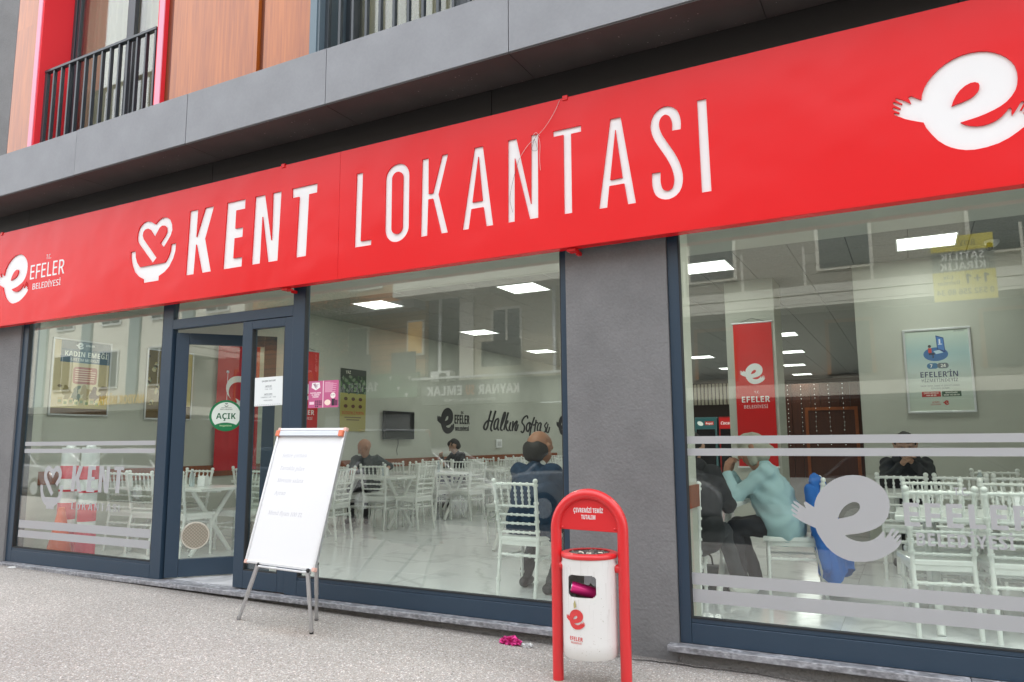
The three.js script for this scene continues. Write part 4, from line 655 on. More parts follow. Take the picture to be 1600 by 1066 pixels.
// ---------------------------------------------------------------- people: one smooth field per body, clothes and hair as children
function fieldGeo(caps, cell, k = 0.02, fold = 0) {
  const lo = V(9, 9, 9), hi = V(-9, -9, -9);
  for (const c of caps) for (const [p, r] of [[c[0], c[2]], [c[1], c[3]]]) { lo.min(V(p.x - r, p.y - r, p.z - r)); hi.max(V(p.x + r, p.y + r, p.z + r)); }
  const pad = 3 * cell + k, size = Math.max(hi.x - lo.x, hi.y - lo.y, hi.z - lo.z) + 2 * pad, N = Math.min(110, Math.ceil(size / cell)), half = size / 2, c0 = lo.clone().add(hi).multiplyScalar(0.5), st = size / N;
  const f = new Float32Array(N * N * N).fill(1e3);
  for (const [a, b, ra, rbb] of caps) {
    const R = Math.max(ra, rbb) + 0.07, d = b.clone().sub(a), L2 = Math.max(1e-9, d.lengthSq());
    const ix = (v, c) => Math.floor((v - c + half) / st), q0 = [0, 1, 2].map((n) => Math.max(0, ix(Math.min(a.getComponent(n), b.getComponent(n)) - R, c0.getComponent(n)))), q1 = [0, 1, 2].map((n) => Math.min(N - 1, ix(Math.max(a.getComponent(n), b.getComponent(n)) + R, c0.getComponent(n)) + 1));
    for (let z = q0[2]; z <= q1[2]; z++) for (let y = q0[1]; y <= q1[1]; y++) for (let x = q0[0]; x <= q1[0]; x++) {
      const px = c0.x - half + x * st, py = c0.y - half + y * st, pz = c0.z - half + z * st;
      let t = ((px - a.x) * d.x + (py - a.y) * d.y + (pz - a.z) * d.z) / L2; t = t < 0 ? 0 : t > 1 ? 1 : t;
      const dist = Math.hypot(px - a.x - d.x * t, py - a.y - d.y * t, pz - a.z - d.z * t) - (ra + (rbb - ra) * t), i = x + y * N + z * N * N, o = f[i];
      if (o > 100) f[i] = dist; else { const h = Math.max(0, Math.min(1, 0.5 + 0.5 * (o - dist) / k)); f[i] = o + (dist - o) * h - k * h * (1 - h); }
    }
  }
  if (fold) for (let z = 0, i = 0; z < N; z++) for (let y = 0; y < N; y++) for (let x = 0; x < N; x++, i++) if (f[i] < 0.05) {
    const px = x * st + lo.x, py = y * st + lo.y, pz = z * st + lo.z;          // creases: warped ripples running across the cloth
    f[i] += fold * (Math.sin(44 * py + 5 * Math.sin(13 * px + 3) + 4 * Math.sin(11 * pz)) * (0.5 + 0.5 * Math.sin(17 * px + 9 * pz)) + 0.7 * Math.sin(60 * px + 37 * pz + 3 * Math.sin(19 * py)) * Math.sin(23 * py + 2));
  }
  const mc = new MarchingCubes(N, M.white, false, false, 90000); mc.isolation = 0; for (let i = 0; i < f.length; i++) mc.field[i] = -f[i]; mc.update();
  const n = mc.count, pos = mc.positionArray.slice(0, n * 3), nor = mc.normalArray.slice(0, n * 3);
  for (let i = 0; i < n * 3; i += 3) { pos[i] = pos[i] * half + c0.x; pos[i + 1] = pos[i + 1] * half + c0.y; pos[i + 2] = pos[i + 2] * half + c0.z; const l = Math.hypot(nor[i], nor[i + 1], nor[i + 2]) || 1; nor[i] /= l; nor[i + 1] /= l; nor[i + 2] /= l; }
  const g = new THREE.BufferGeometry(); g.setAttribute('position', new THREE.BufferAttribute(pos, 3)); g.setAttribute('normal', new THREE.BufferAttribute(nor, 3)); return g;
}
// elbow between shoulder s and hand h, bent towards the hint
function bend(s, h, l1, l2, hint) { const d = h.clone().sub(s), L = Math.min(d.length(), l1 + l2 - 0.005); d.normalize(); const x = (l1 * l1 - l2 * l2 + L * L) / (2 * L), y = Math.sqrt(Math.max(0, l1 * l1 - x * x)); const up = hint.clone().addScaledVector(d, -hint.dot(d)).normalize(); return s.clone().addScaledVector(d, x).addScaledVector(up, y); }
function hand(w, dir, palm, side, curl) {           // wrist, pointing direction, palm normal
  const u = dir.clone().normalize(), n = palm.clone().addScaledVector(u, -palm.dot(u)).normalize(), s = u.clone().cross(n).multiplyScalar(side), at = (a, b, c) => w.clone().addScaledVector(u, a).addScaledVector(s, b).addScaledVector(n, c);
  const caps = [[at(0, 0, 0), at(0.05, 0.0, 0), 0.025, 0.03], [at(0.03, 0.018, 0), at(0.085, 0.026, 0), 0.018, 0.015], [at(0.03, -0.018, 0), at(0.08, -0.026, 0), 0.018, 0.014]];
  [[0.03, 0.07], [0.01, 0.08], [-0.01, 0.075], [-0.029, 0.058]].forEach(([b, len]) => { const k1 = at(0.085, b, 0), c = curl, k2 = at(0.085 + 0.5 * len * Math.cos(c * 0.6), b * 1.1, 0.5 * len * Math.sin(c * 0.6)), k3 = at(0.085 + 0.5 * len * Math.cos(c * 0.6) + 0.5 * len * Math.cos(c * 1.5), b * 1.1, 0.5 * len * Math.sin(c * 0.6) + 0.5 * len * Math.sin(c * 1.5)); caps.push([k1, k2, 0.0095, 0.0088], [k2, k3, 0.0088, 0.0075]); });
  const t1 = at(0.025, 0.03, 0.005), t2 = at(0.06, 0.055, 0.02), t3 = at(0.09, 0.05, 0.035); caps.push([t1, t2, 0.013, 0.01], [t2, t3, 0.01, 0.0085]);
  return fieldGeo(caps, 0.0045, 0.006);
}
function person(name, label, pos, turn, o) {
  const t = thing(name, label, 'person', pos, turn);
  const skin = std(o.skin || [0.42, 0.24, 0.16], 0.55), topM = std(o.top, 0.85, { bumpMap: dataTexCloth, bumpScale: 0.004 }), legM = std(o.legs || [0.02, 0.021, 0.024], 0.85), shoeM = std(o.shoes || [0.02, 0.02, 0.02], 0.6);
  const S = o.seat || 0.47, lean = o.lean || 0, tw = o.twist || 0, B = o.bulk || 1;
  const hip = V(0, S + 0.085, 0), spine = (h) => V(Math.sin(tw) * 0 + (o.side || 0) * h, hip.y + h * Math.cos(lean), h * Math.sin(lean));
  const chest = spine(0.30), neck = spine(0.5).add(V(0, -0.01, o.hunch || 0.02)), turnV = (x, z) => V(x * Math.cos(tw) + z * Math.sin(tw), 0, -x * Math.sin(tw) + z * Math.cos(tw));
  const sh = (s) => spine(0.43).add(turnV(s * 0.175, -0.01)), headC = neck.clone().add(V(0, 0.125, 0.025)).add(o.head || V(0, 0, 0));
  const hy = o.headTurn || 0, hp = o.headPitch || 0, HQ = new THREE.Quaternion().setFromEuler(new THREE.Euler(hp, hy, o.headRoll || 0, 'YXZ')), hs = o.hs || 1.07, hd = (x, y, z) => V(x, y, z).multiplyScalar(hs).applyQuaternion(HQ).add(headC);
  const torso = [[hip.clone().add(V(-0.08, -0.005, 0)), hip.clone().add(V(0.08, -0.005, 0)), 0.115 * B, 0.115 * B], [spine(0.08).add(V(-0.06, 0, 0.01)), spine(0.08).add(V(0.06, 0, 0.01)), 0.115 * B, 0.115 * B], [spine(0.22).add(turnV(-0.065, 0.015)), spine(0.22).add(turnV(0.065, 0.015)), 0.115 * B, 0.115 * B], [chest.clone().add(turnV(-0.08, 0)), chest.clone().add(turnV(0.08, 0)), 0.118, 0.118], [spine(0.4).add(turnV(-0.12, -0.01)), spine(0.4).add(turnV(0.12, -0.01)), 0.082, 0.082]];
  const neckC = [[spine(0.42), neck.clone().lerp(headC, 0.4), 0.058, 0.05]];
  const arms = [], hands = [];
  for (const s of [-1, 1]) {
    const h = (s > 0 ? o.handL : o.handR).clone(), e = (s > 0 ? o.elbowL : o.elbowR) || bend(sh(s), h, 0.29, 0.26, V(s * 0.6, -0.8, -0.4));
    arms.push([sh(s), e, 0.058, 0.045], [e, h, 0.043, 0.029]); hands.push(hand(h.clone().addScaledVector(h.clone().sub(e).normalize(), 0.01), (s > 0 ? o.dirL : o.dirR) || h.clone().sub(e), (s > 0 ? o.palmL : o.palmR) || V(-s, -0.5, 0), s, o.curl ?? 0.8));
  }
  const legs = [], feet = [];
  for (const s of [-1, 1]) {
    const k = (s > 0 ? o.kneeL : o.kneeR) || V(s * 0.13, S + 0.05, 0.42), a = (s > 0 ? o.footL : o.footR) || V(s * 0.13, 0.09, 0.4);
    legs.push([hip.clone().add(V(s * 0.09, -0.01, 0.02)), k, 0.086 * Math.sqrt(B), 0.062], [k, a, 0.06, 0.042]);
    const f = (s > 0 ? o.toeL : o.toeR) || V(s * 0.25, 0, 1); f.normalize();
    feet.push([a.clone().add(V(0, -0.045, 0)).addScaledVector(f, -0.045), a.clone().add(V(0, -0.052, 0)).addScaledVector(f, 0.13), 0.043, 0.036], [a.clone().add(V(0, 0.01, 0)), a.clone().add(V(0, -0.04, 0)).addScaledVector(f, 0.06), 0.047, 0.04]);
  }
  const head = [[hd(0, 0.03, -0.012), hd(0, 0.038, 0.012), 0.086, 0.08], [hd(0, 0.03, -0.03), hd(0, 0.05, -0.02), 0.08, 0.078], [hd(-0.012, -0.045, 0.03), hd(0.012, -0.045, 0.03), 0.06, 0.06], [hd(0, -0.09, 0.05), hd(0, -0.08, 0.055), 0.026, 0.03], [hd(-0.03, -0.03, 0.06), hd(0.03, -0.03, 0.06), 0.03, 0.03], [hd(0, 0.02, 0.092), hd(0, -0.022, 0.112), 0.009, 0.015], [hd(-0.018, -0.058, 0.088), hd(0.018, -0.058, 0.088), 0.008, 0.008], [hd(-0.045, 0.028, 0.076), hd(0.045, 0.028, 0.076), 0.014, 0.014]];
  for (const s of [-1, 1]) head.push([hd(s * 0.088, 0.02, -0.005), hd(s * 0.084, -0.03, 0.006), 0.016, 0.01], [hd(s * 0.098, 0.025, -0.014), hd(s * 0.092, -0.01, -0.008), 0.011, 0.008]);
  const bodyCaps = torso.map(([a, b, r, q]) => [a, b, r - 0.012, q - 0.012]).concat(neckC, arms.map(([a, b, r, q]) => [a, b, r - 0.012, q - 0.006]), legs.map(([a, b, r, q]) => [a, b, r - 0.014, q - 0.012]));
  const body = part('body', [fieldGeo(bodyCaps, 0.016, 0.03), fieldGeo(head.map(([a, b, r, q]) => [a, b, r * hs, q * hs]).concat([[neck.clone(), hd(0, -0.04, -0.01), 0.05, 0.05]]), 0.0055, 0.02), ...hands], skin, t);
  const eyes = []; for (const s of [-1, 1]) eyes.push(new THREE.SphereGeometry(0.0105, 8, 6).translate(...hd(s * 0.032, 0.012, 0.083).toArray())); part('eyes', eyes, std([0.06, 0.045, 0.04], 0.3), t); void body;
  const cloth = (n, caps, m, k = 0.035, cell = 0.014, fold = 0) => part(n, fieldGeo(caps, cell, k, fold), m, t), hair = (n, caps) => part(n, fieldGeo(caps.map(([a, b, r, q]) => [a, b, r * hs, q * hs]), 0.0055, 0.02, 0.003), hairM, t);
  cloth(o.topName || 'jumper', torso.map(([a, b, r, q], i) => (i < 3 ? [a, b, r + 0.014, q + 0.014] : [a, b, r, q])).concat(arms.map(([a, b, r, q], i) => (i % 2 ? [a, a.clone().lerp(b, o.sleeve ?? 0.93), r + 0.008, q + 0.012] : [a, b, r + 0.012, q + 0.008]))).concat([[spine(0.42), spine(0.475), 0.075, 0.066]]), topM, 0.035, 0.012, 0.0065);
  cloth('trousers', legs.map(([a, b, r, q], i) => [a, i % 2 ? a.clone().lerp(b, 0.93) : b, r, q + (i % 2 ? 0.014 : 0)]).concat([[hip.clone().add(V(-0.08, -0.02, -0.01)), hip.clone().add(V(0.08, -0.02, -0.01)), 0.106 * B, 0.106 * B]]), legM, 0.03, 0.013, 0.005);
  cloth('shoes', feet, shoeM, 0.02, 0.008);
  if (o.collar) cloth('collar', [[neck.clone().add(V(-0.03, -0.012, -0.012)), neck.clone().add(V(0.03, -0.012, -0.012)), 0.049, 0.049]], std(o.collar, 0.7), 0.01, 0.008);
  const hairM = std(o.hairCol || [0.012, 0.01, 0.009], 0.7);
  if (o.hair === 'fringe') hair('hair', [[hd(-0.05, -0.012, -0.03), hd(0.05, -0.012, -0.03), 0.052, 0.052], [hd(-0.03, -0.014, -0.06), hd(0.03, -0.014, -0.06), 0.062, 0.062], [hd(-0.03, -0.05, -0.052), hd(0.03, -0.05, -0.052), 0.056, 0.056], [hd(-0.074, 0.03, 0.0), hd(-0.074, 0.0, 0.012), 0.018, 0.012], [hd(0.074, 0.03, 0.0), hd(0.074, 0.0, 0.012), 0.018, 0.012]]);
  if (o.hair === 'short') hair('hair', [[hd(0, 0.05, -0.02), hd(0, 0.06, 0.02), 0.086, 0.074], [hd(0, 0.02, -0.045), hd(0, -0.03, -0.05), 0.078, 0.062], [hd(-0.07, 0.03, 0), hd(0.07, 0.03, 0), 0.026, 0.026], [hd(-0.03, 0.09, 0.05), hd(0.04, 0.085, 0.05), 0.03, 0.03]]);
  if (o.hair === 'scarf') hair('headscarf', [[hd(0, 0.04, -0.02), hd(0, 0.052, 0.012), 0.095, 0.086], [hd(0, 0.01, -0.045), hd(0, -0.05, -0.05), 0.086, 0.07], [hd(-0.072, 0.0, 0.015), hd(-0.05, -0.09, 0.025), 0.034, 0.03], [hd(0.072, 0.0, 0.015), hd(0.05, -0.09, 0.025), 0.034, 0.03], [hd(0, -0.02, -0.1), hd(0, -0.045, -0.13), 0.036, 0.03]]);
  if (o.hood) cloth('hood', [[neck.clone().add(V(-0.07, 0, -0.05)), neck.clone().add(V(0.07, 0, -0.05)), 0.06, 0.06], [neck.clone().add(V(-0.09, -0.01, 0.0)), neck.clone().add(V(-0.06, -0.03, 0.08)), 0.045, 0.035], [neck.clone().add(V(0.09, -0.01, 0.0)), neck.clone().add(V(0.06, -0.03, 0.08)), 0.045, 0.035]], topM, 0.03, 0.01);
  return t;
}
const dataTexCloth = dataTex(128, (u, v) => grey(fbm(u, v, 6, 3, 401)), false, [2, 2]);
const onTable = (x, z) => V(x, 0.80, z);
// bald man with his back to the glass
person('person', 'man in a dark blue jumper sitting with his bald head turned away behind the glass', [-2.84, FY, -1.02], PI - 0.12, {
  top: [0.006, 0.03, 0.072], legs: [0.035, 0.037, 0.042], shoes: [0.03, 0.028, 0.03], lean: 0.13, bulk: 1.32, hs: 1.16, hair: 'fringe', hairCol: [0.02, 0.016, 0.014], skin: [0.36, 0.17, 0.1], collar: [0.75, 0.75, 0.73], headTurn: -0.16, headPitch: 0.25, handL: onTable(0.16, 0.42), handR: V(-0.17, 0.86, 0.4),
  kneeL: V(0.2, 0.52, 0.38), footL: V(0.19, 0.09, 0.16), kneeR: V(-0.18, 0.52, 0.38), footR: V(-0.17, 0.09, 0.0), toeR: V(-0.3, 0, 1), toeL: V(0.3, 0, 1) });
// woman eating, seen from the side
person('person', 'woman in a pale blue jumper and grey headscarf eating, seen from the side', [-0.97, FY, -1.85], -PI / 2 + 0.08, {
  top: [0.4, 0.58, 0.62], legs: [0.012, 0.013, 0.02], lean: 0.3, bulk: 1.34, hair: 'scarf', hairCol: [0.42, 0.41, 0.34], headPitch: 0.35, hunch: 0.05, skin: [0.4, 0.2, 0.13], handR: V(-0.06, 0.96, 0.42), handL: V(0.07, 0.95, 0.43), elbowR: V(-0.2, 0.775, 0.33), elbowL: V(0.2, 0.775, 0.35), dirR: V(0.1, 0.8, -0.2), dirL: V(-0.1, 0.8, -0.2), palmR: V(0.6, 0, -0.6), palmL: V(-0.6, 0, -0.6), curl: 1.0,
  kneeL: V(0.12, 0.52, 0.38), footL: V(0.12, 0.09, 0.34), kneeR: V(-0.12, 0.52, 0.38), footR: V(-0.12, 0.09, 0.25), shoes: [0.02, 0.02, 0.022] });
// dark figure at the left edge of the right window
person('person', 'person in dark clothes and white trainers at the left frame of the right window', [-1.53, FY, -1.04], PI + 0.12, {
  top: [0.013, 0.014, 0.017], topName: 'jacket', legs: [0.05, 0.052, 0.06], shoes: [0.72, 0.71, 0.68], lean: 0.2, bulk: 1.4, hair: 'short', hood: true, handL: onTable(0.15, 0.42), handR: onTable(-0.15, 0.42), kneeR: V(-0.2, 0.52, 0.4), footR: V(-0.3, 0.1, 0.52), kneeL: V(0.14, 0.52, 0.4), footL: V(0.14, 0.1, 0.45), toeR: V(-0.7, 0, 0.5) });
// bald man at the back
person('person', 'bald man in a dark polo shirt leaning on a table far back behind the easel', [-7.75, FY, -4.95], 0.35, { top: [0.02, 0.03, 0.035], sleeve: 0.0, lean: 0.28, skin: [0.4, 0.2, 0.13], headPitch: 0.5, headTurn: -0.9, handL: V(0.42, 0.8, 0.36), handR: onTable(-0.12, 0.42), elbowL: V(0.4, 0.86, 0.16) });
person('person', 'dark haired person in black looking down at a table under the television', [-7.85, FY, -7.95], -0.5, { top: [0.012, 0.012, 0.014], legs: [0.1, 0.12, 0.18], lean: 0.25, hair: 'short', headPitch: 0.55, headTurn: -0.7, handL: onTable(0.2, 0.45), handR: V(-0.1, 0.95, 0.4) });
person('person', 'person in a dark hooded jacket with hands before the mouth deep behind the right window', [-0.08, FY, -4.2], 0.05, { top: [0.014, 0.014, 0.016], topName: 'jacket', lean: 0.22, hood: true, hair: 'short', headPitch: 0.25, bulk: 1.2, handL: V(0.05, 0.99, 0.33), handR: V(-0.06, 0.97, 0.34), elbowL: V(0.22, 0.80, 0.32), elbowR: V(-0.22, 0.80, 0.32), dirL: V(-0.4, 0.5, 0), dirR: V(0.4, 0.5, 0) });
person('person', 'dark clothed person eating opposite the man in the blue jumper, at the pillar edge', [-2.15, FY, -2.45], 0.1, { top: [0.012, 0.012, 0.014], topName: 'jacket', lean: 0.2, hair: 'short', handL: onTable(0.15, 0.42), handR: V(-0.12, 1.02, 0.36), curl: 1.1 });
{ // blue jacket over the chair back
  const t = thing('jacket', 'bright blue jacket hung over the back of the chair of the woman eating', 'jacket', [-0.77, FY, -1.83]);
  const n = 72, m = 44, p = [], idx = [];
  for (let j = 0; j <= m; j++) for (let i = 0; i <= n; i++) {
    const a = i / n * 2 * PI, v = j / m, cap = Math.sqrt(Math.min(1, v / 0.09)), y = 0.965 - 0.78 * v + (v > 0.9 ? (v - 0.9) * 1.1 * Math.sin(a * 2 + 1) * 0.5 : 0);
    const w = (0.155 + 0.075 * v) * cap, d = (0.055 + 0.02 * v) * cap, drop = Math.min(1, v * 1.6);
    const fold = 1 + drop * (0.16 * Math.sin(a * 4 + v * 2.2 + 0.6) + 0.08 * Math.sin(a * 9 - v * 4) + 0.04 * Math.sin(v * 26 + a * 3));
    p.push(d * Math.cos(a) * fold * (1 + drop * 0.5) + 0.05 + 0.13 * v + 0.008 * Math.sin(v * 17 + 2 * a), y, w * Math.sin(a) * (0.94 + 0.06 * fold));
  }
  for (let j = 0; j < m; j++) for (let i = 0; i < n; i++) { const a = j * (n + 1) + i, b = a + n + 1; idx.push(a, a + 1, b, b, a + 1, b + 1); }
  const g = new THREE.BufferGeometry(); g.setAttribute('position', new THREE.Float32BufferAttribute(p, 3)); g.setIndex(idx); g.computeVertexNormals();
  const jm = std([0.015, 0.14, 0.52], 0.8, { side: THREE.DoubleSide }); part('body', g, jm, t);
  part('sleeve', fieldGeo([[V(0.03, 0.84, 0.15), V(0.08, 0.55, 0.2), 0.045, 0.05], [V(0.08, 0.55, 0.2), V(0.13, 0.26, 0.2), 0.05, 0.042]], 0.01, 0.03, 0.005), jm, t);
}
{ // small things by the diners
  let t = thing('bag', 'small dark bag with a red tag on the floor by the dark clothed person', 'bag', [-1.62, FY, -1.75]); part('body', rb(-0.16, 0.16, 0, 0.2, -0.08, 0.08, 0.03, 3), std([0.04, 0.05, 0.05], 0.7), t); part('handle', tube([[-0.08, 0.2, 0], [-0.06, 0.28, 0], [0.06, 0.28, 0], [0.08, 0.2, 0]], 0.008, 16, 6), M.black, t); part('tag', bx(0.1, 0.13, 0.06, 0.09, 0.0801, 0.083), M.redWall, t);
  t = thing('plate', 'white plate on the table before the woman eating', 'plate', [-1.55, FY + 0.741, -1.82]); part('dish', new THREE.LatheGeometry([[0, 0], [0.07, 0], [0.12, 0.018], [0.118, 0.022], [0.07, 0.006], [0, 0.006]].map(([x, y]) => new THREE.Vector2(x, y)), 28), M.white, t); part('food', new THREE.SphereGeometry(0.05, 10, 6).scale(1, 0.3, 1).translate(0, 0.012, 0), std([0.3, 0.12, 0.04], 0.6), t);
  t = thing('napkin_box', 'small white napkin box on the table beside the woman eating', 'box', [-1.38, FY + 0.741, -1.95]); part('box', rb(-0.07, 0.07, 0, 0.12, -0.05, 0.05, 0.006), M.white, t); part('napkin', bx(-0.05, 0.05, 0.12, 0.16, -0.006, 0.006), std([0.85, 0.85, 0.85], 0.9), t);
  const pot = (label, x, y, z) => { const q = thing('napkin_holder', label, 'holder', [x, y, z]); part('base', rb(-0.06, 0.06, 0, 0.012, -0.04, 0.04, 0.004), M.white, q); part('side', rb(-0.06, 0.06, 0.013, 0.1, -0.035, -0.028, 0.003), M.white, q); part('side', rb(-0.06, 0.06, 0.013, 0.1, 0.028, 0.035, 0.003), M.white, q); part('napkins', bx(-0.055, 0.055, 0.014, 0.12, -0.024, 0.024), std([0.85, 0.85, 0.85], 0.9), q); };
  pot('white napkin holder on the table of the bald man at the back', -7.0, FY + 0.741, -4.4); pot('white napkin holder on the table under the television', -7.0, FY + 0.741, -5.85); pot('white napkin holder on the table behind the frosted lettering', 0.62, FY + 0.741, -1.3); pot('white napkin holder on the table in the doorway', -7.3, FY + 0.741, -1.4);
}
// ---------------------------------------------------------------- traffic posts and cone behind the left window
{
  const redF = phy([0.72, 0.03, 0.06], 0.4), pink = phy([0.75, 0.06, 0.12], 0.4);
  const post = (label, x, z, tilt) => { const t = thing('traffic_post', label, 'traffic post', [x, FY, z]); t.rotation.z = tilt; const seg = (n, a, b, r, m) => part(n, new THREE.CylinderGeometry(r, r, b - a, 28).translate(0, (a + b) / 2, 0), m, t); seg('foot', 0, 0.34, 0.1, pink); seg('body', 0.341, 1.2, 0.088, M.white); for (const [a, b] of [[0.86, 1.0], [0.42, 0.6], [0.72, 0.742], [0.30, 0.325]]) seg('red_band', a, b, a < 0.4 ? 0.103 : 0.0905, redF); part('cap', new THREE.SphereGeometry(0.05, 16, 8).scale(1, 0.5, 1).translate(0, 1.205, 0), M.white, t); };
  post('left red and white traffic post leaning behind the left window', -8.3, -0.42, -0.015); post('right red and white traffic post, upright behind the left window', -7.86, -0.38, 0);
  const c = thing('traffic_cone', 'orange traffic cone standing before the left traffic post', 'cone', [-8.13, FY, -0.27]); const om = phy([0.85, 0.11, 0.02], 0.45);
  part('cone', new THREE.LatheGeometry([[0.135, 0.03], [0.03, 0.56], [0.025, 0.565], [0, 0.565]].map(([x, y]) => new THREE.Vector2(x, y)), 28), om, c); part('foot', rb(-0.16, 0.16, 0, 0.03, -0.13, 0.13, 0.01), om, c);
}

// ---------------------------------------------------------------- whiteboard on its easel
{
  const t = thing('whiteboard_easel', 'tilted white flip chart board on three chrome legs standing on the pavement', 'whiteboard', [-3.964, 0.02, 0.711], -0.055);
  const b = new THREE.Group(); b.name = 'board'; b.position.set(0, 0.458, 0); b.rotation.set(-0.27, 0, -0.011); t.add(b);
  const writing = canvasTex(700, 1000, (g) => {
    g.fillStyle = '#f7f8f9'; g.fillRect(0, 0, 700, 1000); g.strokeStyle = 'rgba(150,150,165,0.55)'; g.lineWidth = 2.6; let q = 7; const r = () => { q = (q * 16807) % 2147483647; return q / 2147483647; };
    g.fillStyle = 'rgba(130,132,150,0.42)'; g.font = 'italic 42px serif'; for (const [s, x, y] of [['Sebze çorbası', 95, 185], ['Tavuklu pilav', 100, 285], ['Mevsim salata', 105, 385], ['Ayran', 110, 485], ['Menü fiyatı 100 TL', 95, 640]]) { g.save(); g.translate(x, y); g.rotate((r() - 0.5) * 0.03); g.fillText(s, 0, 0); g.restore(); }
  });
  part('surface', rb(-0.338, 0.338, 0.012, 0.988, -0.008, 0.004, 0.002), phy([0.86, 0.86, 0.87], 0.25), b);
  part('writing', new THREE.PlaneGeometry(0.66, 0.93).translate(0, 0.482, 0.0048), phy([0.84, 0.84, 0.85], 0.25, { map: writing }), b);
  for (const e of [[-0.35, -0.328, 0.022, 0.978], [0.328, 0.35, 0.022, 0.978], [-0.328, 0.328, 0, 0.02], [-0.328, 0.328, 0.98, 1.0]]) part('frame', rb(...e, -0.014, 0.012, 0.004, 2), M.alu, b);
  const org = std([0.75, 0.2, 0.1], 0.5), pale = std([0.72, 0.45, 0.38], 0.5); for (const x of [-1, 1]) { for (const y of [0.011, 0.989]) part('corner', rb(x * 0.34 - 0.014, x * 0.34 + 0.014, y - 0.014, y + 0.014, -0.016, 0.014, 0.005), pale, b); }
  part('clamp', rb(-0.31, 0.31, 0.935, 0.975, 0.013, 0.03, 0.006, 2), std([0.62, 0.66, 0.72], 0.35, { metalness: 0.3 }), b); for (const x of [-0.325, 0.325]) part('clamp_knob', rb(x - 0.02, x + 0.02, 0.932, 0.978, 0.012, 0.036, 0.006, 2), org, b);
  part('tray', rb(-0.18, 0.3, -0.02, -0.006, -0.02, 0.03, 0.004), M.alu, b);
  const leg = (x0, y0, z0, x1, z1) => { const a = V(x0, y0, z0), c = V(x1, 0.018, z1), m = a.clone().lerp(c, 0.55), l = part('leg', [rod(a, m, 0.016, 0.016, 12), rod(m, c, 0.0135, 0.0135, 12)], M.chrome, t); part('foot', rod(c.clone().add(V(0, 0.02, 0)), V(x1, 0.0, z1), 0.014, 0.015, 12), M.black, l); part('knob', new THREE.SphereGeometry(0.015, 10, 8).translate(x0 + 0.02, y0 - 0.01, z0 + 0.016), M.black, l); };
  leg(-0.22, 0.47, -0.01, -0.565, -0.14); leg(0.28, 0.47, 0.0, 0.2, -0.13); leg(0.26, 0.5, -0.1, -0.06, -0.43);
}

